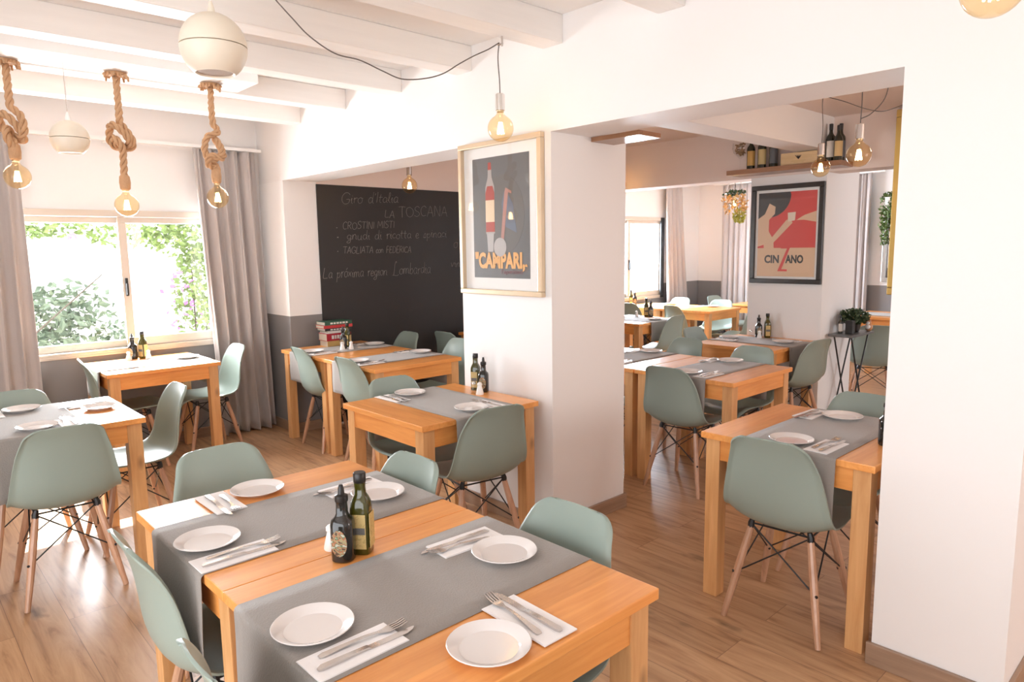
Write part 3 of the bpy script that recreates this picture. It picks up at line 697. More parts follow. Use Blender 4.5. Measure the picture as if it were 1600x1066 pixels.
def shaker(loc, label, mat='ceramic'):
    t = thing('salt_shaker', label, 'shaker', loc, 0, 'table shakers')
    bm = new(); lathe(bm, [(.021, 0), (.0225, .004), (.019, .020), (.0125, .045), (.0115, .052)], 20); obj('shaker_body', bm, mat, t, smooth=2)
    bm = new(); lathe(bm, [(.0125, .052), (.0145, .054), (.014, .062), (.008, .068), (0, .070)], 20); obj('shaker_cap', bm, 'chrome' if mat != 'ceramic' else 'ceramic', t, smooth=2)
oil_bottle((4.336, -1.697, TZ), .72, 'green olive oil bottle with a tan label on the front tables', 1.05)
dark_bottle((4.343, -1.757, TZ), .70, 'dark vinegar bottle with an ornate oval label on the front tables', 1.03)
shaker((4.262, -1.748, TZ), 'white shaker behind the dark bottle on the front tables')
oil_bottle((2.895, -.085, TZ), .5, 'olive oil bottle against the pillar')
dark_bottle((2.970, -.090, TZ), .6, 'dark vinegar bottle against the pillar')
shaker((2.965, -.160, TZ), 'left shaker of two against the pillar', 'clear'); shaker((3.012, -.155, TZ), 'right shaker of two against the pillar', 'ceramic')
dark_bottle((4.960, .335, TZ), .6, 'black pourer bottle half hidden by the white pier')
dark_bottle((.045, -1.145, TZ), .7, 'dark bottle on the garden window table'); oil_bottle((.055, -1.075, TZ), .6, 'green oil bottle on the garden window table')
shaker((.10, -1.19, TZ), 'left shaker by the garden window bottles'); shaker((.13, -1.06, TZ), 'right shaker by the garden window bottles')
dark_bottle((.80, .245, TZ), .7, 'dark bottle beside the stacked books', .95); oil_bottle((.72, .33, TZ), .6, 'oil bottle beside the stacked books', .95)
shaker((.86, .20, TZ), 'shaker left of the chalkboard table bottles'); shaker((.88, .27, TZ), 'shaker right of the chalkboard table bottles')
dark_bottle((2.965, 3.10, TZ), .7, 'dark vinegar bottle under the black-framed poster'); oil_bottle((3.035, 3.12, TZ), .7, 'olive oil bottle under the black-framed poster')
shaker((2.93, 3.03, TZ), 'left shaker on the table under the poster', 'clear'); shaker((3.01, 3.03, TZ), 'right shaker on the table under the poster')
oil_bottle((1.12, 3.98, TZ), .7, 'yellow-green oil bottle on the far room table'); dark_bottle((1.19, 3.97, TZ), .7, 'dark bottle on the far room table')
shaker((1.06, 3.88, TZ), 'white shaker on the far room table')

oil_bottle((.03, 5.12, TZ), .7, 'oil bottle at the far room window'); dark_bottle((.035, 5.20, TZ), .7, 'dark bottle at the far room window')
# stack of books on the table by the chalkboard
def book(x, y, z, w, d, h, rz, mat, label, lettering=None, lc='lab_white'):
    t = thing('book', label, 'book', (x, y, z), rz, 'books stacked by the chalkboard')
    bm = new(); box(bm, -w/2, w/2, -d/2, d/2, 0, .003); box(bm, -w/2, w/2, -d/2, d/2, h-.003, h)
    box(bm, -w/2, w/2, -d/2, -d/2+.003, .003, h-.003); obj('cover', bm, mat, t, bevel=.001)
    bm = new(); box(bm, -w/2+.004, w/2-.004, -d/2+.0035, d/2-.005, .0032, h-.0032); obj('page_block', bm, flat('aged_pages', (.42, .36, .28)), t)
    if lettering:
        bm = new(); x0 = -w/2+.2*w
        for k in range(6):
            ww = w*.07*(1 if k % 2 else 1.3); box(bm, x0, x0+ww, -d/2-.0006, -d/2+.0002, h*.25, h*.75); x0 += ww+w*.03
        obj('spine_lettering', bm, lc, t)
books = [('wooden', .050, flat('ochre_cover', (.62, .40, .14)), 'thick pale wood-coloured book at the bottom of the stack', None, .21),
 ('red', .062, flat('deep_red_cover', (.42, .015, .03)), 'thick dark red book, second from the bottom', 1, .23),
 ('bw', .022, flat('white_cover', (.72, .68, .66)), 'thin white-spined book in the middle of the stack', None, .20),
 ('blk', .022, flat('ink_cover', (.03, .03, .035)), 'thin black book above the white-spined one', 1, .25),
 ('red2', .026, flat('bright_red_cover', (.62, .05, .05)), 'thin bright red book, second from the top', None, .27),
 ('grn', .030, flat('bottle_green_cover', (.03, .10, .06)), 'dark green book on top of the stack', 1, .26)]
zz = TZ
for i, (n_, h, m, lb, let, w) in enumerate(books):
    book(.535+.004*(i % 2), .31, zz, w, .15, h, PI/2+.02*((i*7) % 3-1), m, lb, let); zz += h+.0004

# ------------------------------------------------------------------ wall pictures and chalkboard
def frame(t, x0, x1, z0, z1, y, wd, dep, mat, bev=.004):
    bm = new()
    box(bm, x0, x1, y-dep, y, z0, z0+wd); box(bm, x0, x1, y-dep, y, z1-wd, z1); box(bm, x0, x0+wd, y-dep, y, z0+wd, z1-wd); box(bm, x1-wd, x1, y-dep, y, z0+wd, z1-wd)
    return obj('frame', bm, mat, t, bevel=bev)
def disc(cx, cz, r, sx=1, sz=1, n=28, a0=0, a1=2*PI): return [(cx+r*sx*math.cos(a0+(a1-a0)*k/n), cz+r*sz*math.sin(a0+(a1-a0)*k/n)) for k in range(n)]
def grad_mat():
    m = D.materials.new('dusky_print'); m.use_nodes = True; t = m.node_tree; L = t.links.new; b = t.nodes['Principled BSDF']; b.inputs['Roughness'].default_value = .5
    tc = N(t, 'ShaderNodeTexCoord'); nz = N(t, 'ShaderNodeTexNoise', Scale=3.0, Detail=2.0); L(tc.outputs['Object'], nz.inputs['Vector'])
    cr = N(t, 'ShaderNodeValToRGB'); cr.color_ramp.elements[0].color = (.085, .088, .09, 1); cr.color_ramp.elements[1].color = (.17, .17, .175, 1); L(nz.outputs[0], cr.inputs[0]); L(cr.outputs[0], b.inputs['Base Color']); return m
t = thing('framed_poster', 'tall poster of a bottle on dark ground in a pale gilt frame on the pillar', 'picture')
fx0, fx1, fz0, fz1 = 2.714, 3.382, 1.300, 2.144
frame(t, fx0, fx1, fz0, fz1, -.001, .028, .034, 'gilt')
bm = new(); box(bm, fx0+.02, fx1-.02, -.010, -.001, fz0+.02, fz1-.02); obj('mat_board', bm, 'mat', t)
px0, px1, pz0, pz1 = 2.818, 3.278, 1.394, 2.058
bm = new(); box(bm, px0, px1, -.0115, -.0102, pz0, pz1); pr = obj('print', bm, grad_mat(), t)
def pp(name, pts, mat, off): bm = new(); prism(bm, pts, y=-.0115-off, th=.0004); obj(name, bm, mat, pr)
pp('printed_glow', disc(3.06, 1.74, .19, .95, 1.15), flat('print_smoke', (.13, .125, .12)), .0006)
bx, bz = 2.965, 1.64
pp('printed_bottle', [(bx-.038, bz), (bx+.038, bz), (bx+.038, bz+.255), (bx+.016, bz+.31), (bx+.013, bz+.385), (bx-.013, bz+.385), (bx-.016, bz+.31), (bx-.038, bz+.255)], flat('print_glass', (.42, .38, .36)), .0010)
pp('printed_liquid', [(bx-.037, bz+.01), (bx+.037, bz+.01), (bx+.037, bz+.225), (bx+.022, bz+.262), (bx-.022, bz+.262), (bx-.037, bz+.225)], flat('print_red_glass', (.42, .05, .03)), .0014)
pp('printed_cap', [(bx-.014, bz+.35), (bx+.014, bz+.35), (bx+.012, bz+.39), (bx-.012, bz+.39)], 'print_red_glass', .0016)
pp('printed_label', [(bx-.037, bz+.065), (bx+.037, bz+.065), (bx+.037, bz+.185), (bx-.037, bz+.185)], flat('print_cream', (.80, .62, .42)), .0020)
pp('printed_foot', [(bx-.030, bz), (bx+.030, bz), (bx+.022, bz-.10), (bx-.022, bz-.10)], flat('print_pale', (.45, .43, .42)), .0018)
pp('printed_siphon_neck', [(3.05, 1.60), (3.075, 1.60), (3.115, 1.86), (3.14, 1.85), (3.14, 1.865), (3.095, 1.885), (3.085, 1.86)], flat('print_rose', (.45, .22, .18)), .0016)
sx_ = 3.13
pp('printed_flask', [(sx_-.05, 1.68), (sx_+.05, 1.64), (sx_+.02, 1.80), (sx_-.03, 1.87), (sx_-.05, 1.86), (sx_-.07, 1.80)], flat('print_steel_blue', (.13, .16, .22)), .0012)
pp('printed_disc', disc(3.045, 1.565, .052), flat('print_pale', (.6, .58, .56)), .0024)
text('lettering', '"CAMPARI„', flat('print_orange', (.80, .42, .13)) and 'print_orange', .115, pr, (px0+.012, -.0132, 1.452), width=px1-px0-.03, offset=.0055, extrude=.0004)
text('small_lettering', "l'aperitivo", flat('print_plum', (.22, .06, .08)) and 'print_plum', .035, pr, (3.05, -.0132, 1.418), width=.17, extrude=.0004)
bm = new(); box(bm, fx0+.026, fx1-.026, -.0200, -.0180, fz0+.026, fz1-.026); obj('glass_pane', bm, 'clear', t)

t = thing('framed_poster', 'red and black aperitif poster in a black frame on the far column', 'picture')
fx0, fx1, fz0, fz1 = 2.822, 3.468-.012, 1.222, 2.062
frame(t, fx0, fx1, fz0, fz1, 3.199, .040, .030, 'blackframe')
bm = new(); box(bm, fx0+.03, fx1-.03, 3.188, 3.199, fz0+.03, fz1-.03); obj('mat_board', bm, 'mat', t)
qx0, qx1, qz0, qz1 = fx0+.062, fx1-.062, fz0+.06, fz1-.064
zs = qz0+.245
bm = new(); box(bm, qx0, qx1, 3.1868, 3.1878, qz0, zs); pr = obj('print', bm, flat('poster_cream', (.80, .56, .36)), t)
def p2(name, pts, mat, off):
    pts = [(min(max(a, qx0), qx1), min(max(b, qz0), qz1)) for a, b in pts]
    bm = new(); prism(bm, pts, y=3.1868-off, th=.0004); obj(name, bm, mat, pr)
p2('red_field', [(qx0, zs), (qx1, zs), (qx1, qz1), (qx0, qz1)], flat('poster_red', (.70, .055, .045)), .0004)
p2('dark_disc', [(qx0, qz1-.24)]+disc(qx0+.10, qz1-.02, .19, n=26, a0=-PI*.62, a1=PI*.02)+[(qx0+.28, qz1), (qx0, qz1)], flat('poster_black', (.03, .028, .03)), .0010)
p2('pale_shape', [(qx0, qz1-.22), (qx0+.06, qz1-.18), (qx0+.10, qz1-.09), (qx0+.155, qz1-.12), (qx0+.15, qz1-.18), (qx0+.10, qz1-.23), (qx0+.10, qz1-.42), (qx0+.06, zs+.03), (qx0, qz1-.46)], flat('poster_skin', (.80, .55, .36)), .0016)
p2('pale_shape', [(qx0+.06, zs-.01), (qx0+.15, zs+.0), (qx0+.145, zs+.07), (qx0+.09, zs+.16), (qx0+.055, zs+.06)], 'poster_skin', .0020)
p2('pale_shape', [(qx0+.10, zs+.055), (qx0+.145, zs+.045), (qx0+.31, zs+.21), (qx0+.29, zs+.245), (qx0+.255, zs+.235)], 'poster_skin', .0022)
p2('pale_shape', [(qx1, qz1-.17), (qx1-.10, qz1-.20), (qx1-.17, qz1-.24), (qx1-.10, qz1-.24), (qx1, qz1-.26)], 'poster_skin', .0016)
p2('pale_glass', [(qx0+.27, zs+.22), (qx0+.33, zs+.23), (qx0+.335, zs+.30), (qx0+.265, zs+.295)], flat('poster_glass', (.85, .75, .6)), .0026)
zc = qx0+.245
p2('red_letter', [(zc-.03, zs+.012), (zc+.055, zs+.012), (zc-.02, qz0+.062), (zc+.03, qz0+.062), (zc+.03, qz0+.045), (zc-.055, qz0+.045), (zc+.025, zs-.006), (zc-.03, zs-.006)], 'poster_red', .0028)
text('lettering', 'CIN', 'blackframe', .092, pr, (qx0+.068, 3.1850, qz0+.118), width=.132, offset=.0035, extrude=.0004)
text('lettering', 'ANO', 'blackframe', .092, pr, (qx0+.262, 3.1850, qz0+.118), width=.155, offset=.0035, extrude=.0004)
bm = new(); box(bm, fx0+.036, fx1-.036, 3.176, 3.178, fz0+.036, fz1-.036); obj('glass_pane', bm, 'clear', t)

t = thing('chalkboard', 'large black chalkboard wall with handwritten menu lines in Italian', 'chalkboard')
bm = new(); box(bm, .361, .372, .295, 3.15, .02, 2.125); obj('board', bm, 'board', t, bevel=.002)
RB = (PI/2, 0, PI/2)
# handwriting: one-stroke letters, (advance, [polylines]); x and y in cap heights
HW = {
 'G': (.75, [[(.66, .82), (.5, .98), (.25, .95), (.06, .65), (.08, .28), (.3, .02), (.6, .1), (.66, .42), (.42, .42)]]), 'L': (.6, [[(.12, 1), (.08, .5), (.08, .04), (.3, .0), (.52, .03)]]),
 'Q': (.7, [[(.3, .95), (.38, 1.02), (.3, 1.08), (.2, .9), (.16, .4), (.1, .05), (.0, .0), (.15, .0), (.45, -.04), (.66, .04)]]),
 'T': (.66, [[(.02, .97), (.35, 1), (.64, .97)], [(.34, .98), (.32, .5), (.33, 0)]]), 'O': (.78, [[(.4, .98), (.14, .85), (.06, .45), (.2, .06), (.5, .03), (.7, .35), (.66, .75), (.4, .98)]]),
 'S': (.6, [[(.52, .86), (.35, 1), (.12, .85), (.15, .6), (.45, .42), (.5, .18), (.28, 0), (.04, .1)]]), 'C': (.64, [[(.58, .84), (.4, .98), (.14, .8), (.06, .4), (.22, .05), (.55, .1)]]),
 'A': (.68, [[(.02, 0), (.2, .55), (.34, 1), (.48, .5), (.6, 0)], [(.12, .36), (.54, .38)]]), 'N': (.72, [[(.08, 0), (.1, .98), (.36, .45), (.6, .02), (.62, 1)]]),
 'R': (.62, [[(.1, 0), (.1, .98), (.4, .98), (.5, .74), (.34, .54), (.12, .5)], [(.24, .5), (.56, 0)]]), 'I': (.24, [[(.12, 1), (.12, 0)]]),
 'M': (.86, [[(.06, 0), (.12, .98), (.4, .3), (.66, .98), (.76, 0)]]), 'F': (.56, [[(.1, 0), (.12, .98), (.5, .98)], [(.12, .5), (.42, .52)]]), 'E': (.54, [[(.5, .98), (.1, .98), (.08, .5), (.08, .02), (.5, .02)], [(.1, .5), (.4, .52)]]),
 'D': (.68, [[(.1, 0), (.1, .98), (.45, .86), (.58, .5), (.42, .1), (.1, 0)]]), 'P': (.56, [[(.1, 0), (.1, .98), (.4, .96), (.48, .72), (.3, .5), (.1, .48)]]),
 'a': (.46, [[(.38, .46), (.2, .54), (.05, .3), (.14, .04), (.34, .14), (.38, .5), (.37, .14), (.46, .02)]]), 'i': (.22, [[(.04, .3), (.1, .52), (.1, .12), (.2, .02)], [(.11, .70), (.12, .73)]]),
 'r': (.36, [[(.04, .35), (.1, .52), (.1, 0)], [(.1, .34), (.2, .5), (.34, .5)]]), 'o': (.44, [[(.22, .52), (.05, .38), (.06, .12), (.22, .0), (.38, .14), (.36, .42), (.22, .52), (.44, .44)]]),
 'd': (.5, [[(.38, .44), (.2, .52), (.05, .28), (.14, .04), (.34, .12), (.4, .5), (.42, 1), (.4, .16), (.5, .02)]]), 't': (.34, [[(.14, .88), (.12, .16), (.26, .02)], [(.0, .58), (.3, .6)]]),
 'l': (.28, [[(.02, .2), (.18, .7), (.16, .98), (.08, .9), (.1, .2), (.26, .02)]]), 'g': (.48, [[(.36, .46), (.18, .52), (.05, .28), (.16, .06), (.36, .2), (.38, .5), (.34, -.25), (.16, -.38), (.04, -.24), (.46, .08)]]),
 'n': (.48, [[(.06, .5), (.06, 0), (.1, .36), (.26, .52), (.36, .36), (.36, .1), (.46, .02)]]), 'm': (.7, [[(.06, .5), (.06, 0), (.1, .4), (.22, .5), (.3, .36), (.3, 0), (.34, .38), (.48, .5), (.56, .34), (.57, .1), (.68, .02)]]),
 'u': (.48, [[(.05, .5), (.06, .14), (.18, .02), (.34, .16), (.36, .5), (.36, .1), (.46, .02)]]), 'e': (.4, [[(.04, .24), (.3, .32), (.28, .5), (.14, .52), (.04, .26), (.14, .02), (.38, .1)]]),
 'c': (.38, [[(.34, .44), (.2, .52), (.05, .3), (.12, .04), (.36, .08)]]), 'p': (.48, [[(.04, .4), (.1, .5), (.08, -.38)], [(.09, .34), (.26, .52), (.4, .32), (.28, .04), (.1, .1)]]),
 's': (.36, [[(.04, .04), (.2, .52), (.3, .2), (.2, .0), (.04, .06), (.34, .04)]]), 'x': (.42, [[(.04, .5), (.36, .02)], [(.36, .5), (.04, .02)]]), 'b': (.44, [[(.08, 1), (.07, .06), (.1, .34), (.28, .5), (.38, .26), (.24, .02), (.08, .08)]]),
 'v': (.42, [[(.04, .5), (.18, .02), (.34, .5), (.42, .46)]]), "'": (.16, [[(.08, 1.02), (.05, .84)]]), 'ó': (.44, [[(.22, .52), (.05, .38), (.06, .12), (.22, .0), (.38, .14), (.36, .42), (.22, .52)], [(.2, .64), (.32, .8)]]),
 'í': (.22, [[(.1, .52), (.1, .12), (.2, .02)], [(.1, .64), (.2, .8)]]), '·': (.5, [[(.08, .26), (.16, .26), (.16, .32), (.08, .32), (.09, .27), (.15, .31)]]), ' ': (.42, [])}
def chalk(s, y, z, h, width, slant=.12, r=.0019, seed=1, up=0):
    rnd = random.Random(seed); adv = sum(HW[c][0] for c in s); kx = width/adv; x = 0; bm = new()
    for c in s:
        w, ls = HW[c]; jy = rnd.uniform(-.05, .05); js = rnd.uniform(.92, 1.08)
        for l in ls:
            pts = [Vector((.3728, y+(x+a)*kx+b*h*slant, z+(b*js+jy)*h+up*(x/adv))) for a, b in l]
            tube(bm, catmull(pts, 4) if len(pts) > 2 else pts, r*rnd.uniform(.85, 1.1), 5)
        x += w
    obj('chalk_writing', bm, 'chalk', t)
chalk("Giro d'Italia".replace('I', 'I'), .52, 1.968, .095, .60, .2, seed=1, up=.03); chalk('LA', .965, 1.855, .062, .11, seed=2); chalk('TOSCANA', 1.12, 1.862, .100, .58, .02, seed=3, up=.02)
chalk('· CROSTINI MISTI', .46, 1.742, .064, .61, seed=4, up=.02); chalk('· gnudi di ricotta e spinaci', .46, 1.648, .085, 1.22, .1, seed=5, up=.03); chalk('· TAGLIATA con FEDERICA', .46, 1.532, .060, .79, seed=6)
chalk('La próxima region', .31, 1.322, .095, .66, .15, seed=7); chalk('Qombardia', 1.03, 1.325, .11, .44, .1, seed=8); chalk('o', 1.76, 1.57, .11, .06, seed=9); chalk('vino', 1.72, 1.38, .08, .17, seed=10)

# ------------------------------------------------------------------ shelves with bottles
def shelf(label, b):
    bm = new(); box(bm, *b); tag(obj('wall_shelf', bm, 'shelf', bevel=.002), label, 'shelf')
shelf('brown wooden shelf end sticking out behind the pillar under the ceiling', (3.426, 3.74, .31, .50, 2.115, 2.139))
SZ = 2.195
shelf('brown wooden shelf with wine above the black-framed poster', (2.69, 3.66, 2.965, 3.198, 2.155, SZ))
def wine(x, y, label, lab, s=1, mat='wineglass', z=SZ, ln=.13):
    t = thing('wine_bottle', label, 'bottle', (x, y, z), .6, 'wine bottles on the shelf'); t.scale = (s, s, s)
    bm = new(); lathe(bm, [(.034, 0), (.037, .004), (.037, .180), (.033, .200), (.018, .222), (.014, .240), (.0135, .262)], 22); obj('bottle_body', bm, mat, t, smooth=2)
    bm = new(); lathe(bm, [(.0152, .255), (.0155, .300), (.013, .303)], 16); obj('foil_cap', bm, 'capfoil', t, smooth=2)
    bm = new(); band(bm, .0375, .035, .035+ln, -PI*.85, -PI*.15); obj('label', bm, lab, t, smooth=1)
wine(2.865, 3.06, 'squat dark wine bottle with a gold label, leftmost on the shelf', flat('gold_label', (.52, .30, .08)), .94)
wine(2.965, 3.06, 'dark wine bottle with a pale gold label, second from the left on the shelf', flat('pale_gold_label', (.50, .38, .17)), .96)
wine(3.062, 3.07, 'dark wine bottle with a black and white label beside the crate', flat('grey_label', (.09, .09, .10)), .96)
wine(3.540, 3.05, 'wine bottle with a white label, right end of the shelf', 'lab_white', .96)
wine(3.618, 3.005, 'dark wine bottle with a tan label at the right tip of the shelf', flat('tan_label', (.55, .38, .17)), .88)
wine(3.590, 3.115, 'black wine bottle between two labelled ones on the shelf', flat('grey_label', (.09, .09, .10)), .97)
t = thing('wine_crate', 'pale wooden wine crate with a dark vine emblem on the shelf', 'crate', (3.30, 3.09, SZ))
bm = new(); box(bm, -.15, .15, -.07, .07, 0, .100); obj('crate_body', bm, 'cratew', t, bevel=.003)
bm = new()
for a in (-.5, -.2, .1, .4): prism(bm, [(a*.05-.004, .075), (a*.05+.004, .075), (.002, .045), (-.002, .045)], y=-.0712, th=.0008)
box(bm, -.016, .016, -.0712, -.0704, .058, .066)
obj('emblem', bm, 'blackframe', t)
bm = new(); box(bm, -.06, .06, -.0712, -.0704, .030, .035); box(bm, -.04, .045, -.0712, -.0704, .020, .024); obj('printed_lines', bm, 'tan_label' if 'tan_label' in MT else flat('tan_label', (.55, .38, .17)), t)
t = thing('glass_goblet', 'big stemmed glass filled with corks at the left end of the shelf', 'glass', (2.765, 3.06, SZ))
bm = new(); lathe(bm, [(.034, 0), (.034, .003), (.005, .006), (.004, .10), (.02, .115), (.055, .15), (.068, .19), (.064, .235), (.0625, .235), (.066, .19), (.053, .152), (.0, .114)], 28); obj('goblet_bowl', bm, 'clear', t, smooth=2)
bm = new(); rnd = random.Random(4)
for k in range(46):
    z = rnd.uniform(.135, .23); r = rnd.uniform(0, .042*min(1, (z-.11)/.05)); a = rnd.uniform(0, 2*PI); c = Vector((r*math.cos(a), r*math.sin(a), z)); d = Vector((rnd.gauss(0, 1), rnd.gauss(0, 1), rnd.gauss(0, .6))).normalized()*.013
    tube(bm, [c-d, c+d], .007, 6)
o = obj('corks', bm, flat('cork', (.34, .20, .10)), t); o['kind'] = 'stuff'

# ------------------------------------------------------------------ lamps
def bulb(parent, z, power=2.0, r=.0625):
    """globe bulb; its centre hangs at z below the parent's origin"""
    bm = new(); pf = []
    for k in range(15):
        a = -PI/2+k*PI/16.5; pf.append((max(0, r*math.cos(a)), z+r*math.sin(a)))
    pf += [(.021, z+r*1.0), (.0165, z+r*1.14), (.0160, z+r*1.28)]
    lathe(bm, pf, 28); g = obj('glass_bulb', bm, 'amber', parent, smooth=2)
    bm = new(); lathe(bm, [(.0165, z+r*1.2), (.0165, z+r*1.62)], 16); obj('bulb_cap', bm, 'brass', parent, smooth=2)
    bm = new()
    for k in range(6):
        a = 2*PI*k/6; tube(bm, [(.016*math.cos(a), .016*math.sin(a), z-.026), (.007*math.cos(a), .007*math.sin(a), z+.026)], .0026, 6)
    tube(bm, [(0, 0, z-.024), (0, 0, z+.028)], .009, 8)
    obj('filament', bm, 'fil', parent)
    bm = new(); lathe(bm, [(.006, z+.026), (.009, z+.05), (.012, z+r*1.2)], 12); obj('glass_stem', bm, 'clear', parent, smooth=2)
    l = lamp('bulb_light', 'POINT', (0, 0, z), power, (1, .66, .36), shadow_soft_size=.012); l.parent = parent; return g
def socket(parent, z, r=.0625):
    bm = new(); lathe(bm, [(.021, z+r*1.30), (.0225, z+r*1.33), (.0225, z+r*1.30+.075), (.019, z+r*1.30+.079), (.004, z+r*1.30+.081)], 20); obj('socket', bm, 'chrome', parent, smooth=2)
    return z+r*1.30+.081
def rope_tube(bm, path, R=.016, tw=26, strands=3):
    path = [Vector(p) for p in path]; fine = catmull(path, 7); fr = frames(fine); s = 0; S = [0]
    for a, b in zip(fine, fine[1:]): s += (b-a).length; S.append(s)
    for k in range(strands):
        tube(bm, [p+(u*math.cos(q*tw*2+2*PI*k/strands)+w*math.sin(q*tw*2+2*PI*k/strands))*R*.58 for p, (t, u, w), q in zip(fine, fr, S)], R*.52, 7)
def resamp(pts, step=.008):
    f = catmull(pts, 10); out = [f[0]]; 
    for p in f:
        if (p-out[-1]).length > step: out.append(p)
    return out
def rope_lamp(loc, zb, knot, label):
    t = thing('rope_lamp', label, 'pendant lamp', loc, 0, 'rope pendant lamps'); z0 = 2.542
    rnd = random.Random(knot+3)
    bm = new(); lathe(bm, [(.052, -.012+z0), (.054, -.001+z0)], 22)
    for k in range(20):
        a = 2*PI*k/20+rnd.uniform(-.1, .1); rr = rnd.uniform(.048, .062); dz = rnd.uniform(.015, .045)
        tube(bm, [(.012*math.cos(a), .012*math.sin(a), z0-.016), (rr*.7*math.cos(a), rr*.7*math.sin(a), z0-.010), (rr*math.cos(a), rr*math.sin(a), z0-.014), ((rr+.004)*math.cos(a), (rr+.004)*math.sin(a), z0-dz)], [.006, .007, .008, .005], 6)
    obj('rope_rosette', bm, 'rope', t, smooth=2)
    zs = zb+.145
    L = {0: [(0, 0, z0-.02), (0, 0, 2.36), (.004, .004, 2.31), (.03, .035, 2.27), (.035, .045, 2.20), (0, .03, 2.165), (-.035, -.02, 2.185), (-.03, -.045, 2.235), (0, -.045, 2.275), (.03, -.01, 2.25), (.02, .03, 2.19), (-.01, .045, 2.15), (-.03, .01, 2.165), (.0, -.02, 2.20), (.02, -.03, 2.16), (.008, -.006, 2.11), (0, 0, zs+.04), (0, 0, zs)],
         1: [(0, 0, z0-.02), (0, 0, 2.33), (0, 0, 2.28), (.02, .02, 2.24), (.03, .045, 2.19), (.0, .05, 2.15), (-.03, .0, 2.14), (-.035, -.045, 2.17), (-.02, -.05, 2.23), (.01, -.045, 2.26), (.035, -.015, 2.24), (.035, .025, 2.19), (.0, .03, 2.15), (-.015, -.015, 2.155), (.02, -.04, 2.19), (.03, -.01, 2.15), (.01, .0, 2.10), (0, 0, zs+.04), (0, 0, zs)],
         2: [(0, 0, z0-.02), (0, 0, 2.33), (.005, .02, 2.285), (.01, .015, 2.26), (.0, -.035, 2.235), (-.005, -.055, 2.17), (0, -.045, 2.12), (.02, -.01, 2.105), (.02, .03, 2.14), (0, .035, 2.19), (-.015, .01, 2.235), (-.01, .025, 2.20), (.0, .05, 2.15), (.02, .03, 2.115), (.025, -.03, 2.125), (.015, -.05, 2.085), (.0, -.03, 2.065), (-.01, .0, 2.075), (-.002, .012, 2.05), (0, 0, zs+.03), (0, 0, zs)]}[knot]
    bm = new(); rope_tube(bm, L, .0185); obj('knotted_rope', bm, 'rope', t, smooth=1)
    bm = new(); lathe(bm, [(.012, zs+.03), (.026, zs+.012), (.029, zs-.02), (.026, zs-.055), (.018, zs-.062)], 18); obj('rope_socket_cover', bm, 'rope', t, smooth=1)
    bulb(t, zb, 1.1)
rope_lamp((1.50, -1.975, 0), 1.962, 0, 'knotted rope lamp nearest the left edge of the photo')
rope_lamp((1.56, -1.488, 0), 1.828, 1, 'middle knotted rope lamp, its bulb hanging lowest before the window')
rope_lamp((1.62, -1.005, 0), 1.885, 2, 'knotted rope lamp in front of the right curtain, with an open loop knot')

def globe(loc, zc, r, ztop, label, cone=False):
    t = thing('globe_speaker', label, 'hanging speaker', loc, 0, 'cream hanging globes')
    pf = []
    a1 = math.asin(-.80)
    for k in range(10): a = a1+(0-a1)*k/9; pf.append((r*math.cos(a), zc+r*math.sin(a)))
    pf[-1] = (r, zc-.002)
    bm = new(); n = 40; low = [(r*.52, zc-r*.74), (r*.58, zc-r*.80)]+pf
    lathe(bm, low+[(r*.97, zc+.0005)], n); obj('lower_shell', bm, 'globe', t, smooth=2)
    bm = new(); up = [(r*math.cos(PI/2*k/12), zc+.0025+r*math.sin(PI/2*k/12)) for k in range(13)]; lathe(bm, up, n); obj('upper_shell', bm, 'globe', t, smooth=2)
    bm = new(); lathe(bm, [(0, zc-r*.755), (r*.53, zc-r*.755), (r*.53, zc-r*.70), (0, zc-r*.70)], 32); obj('speaker_grille', bm, 'globein', t)
    bm = new(); lathe(bm, [(.016, zc+r*.99), (.012, zc+r+.02), (.005, zc+r+.045)], 14); obj('cable_gland', bm, 'globe' if cone else 'ceil', t, smooth=2)
    bm = new(); tube(bm, [(0, 0, zc+r+.03), (0, 0, ztop)], .0028, 8); obj('cable', bm, 'steel' if not cone else 'ceil', t)
globe((1.61, -1.745, 0), 2.160, .092, 2.545, 'small-looking cream globe hanging between the left two rope lamps')
globe((3.13, -1.545, 0), 2.335, .122, 2.68, 'large cream globe hanging at the top of the photo left of centre', True)

def pendant(loc, zb, ztop, label, extra=None, r=.0625, wob=.012, power=2.0):
    t = thing('bulb_pendant', label, 'pendant lamp', loc, 0, 'bare globe bulb pendants')
    bulb(t, zb, power, r); z = socket(t, zb, r)
    bm = new(); n = 8; pts = [Vector((wob*math.sin(PI*k/n)*math.cos(2.2*k/n), -wob*math.sin(PI*k/n), z+(ztop-z)*k/n)) for k in range(n+1)]
    tube(bm, catmull(pts, 4), .0026, 8)
    if extra: tube(bm, catmull(extra, 8), .0026, 8)
    obj('cable', bm, 'cord', t); return t
def rel(loc, pts): return [(a-loc[0], b-loc[1], c) for a, b, c in pts]
hk = (3.385, -.305, 0)
t = pendant(hk, 2.128, 2.515, 'bare amber bulb hanging in front of the pillar poster, on a swagged cord', rel(hk, [(3.385, -.305, 2.52), (3.38, -.37, 2.48), (3.38, -.46, 2.435), (3.385, -.55, 2.385), (3.38, -.64, 2.330), (3.375, -.74, 2.295), (3.38, -.86, 2.275), (3.385, -.96, 2.292), (3.38, -1.06, 2.318), (3.38, -1.17, 2.325), (3.375, -1.27, 2.37), (3.38, -1.34, 2.42), (3.38, -1.42, 2.49), (3.38, -1.47, 2.56), (3.42, -1.50, 2.60)]))
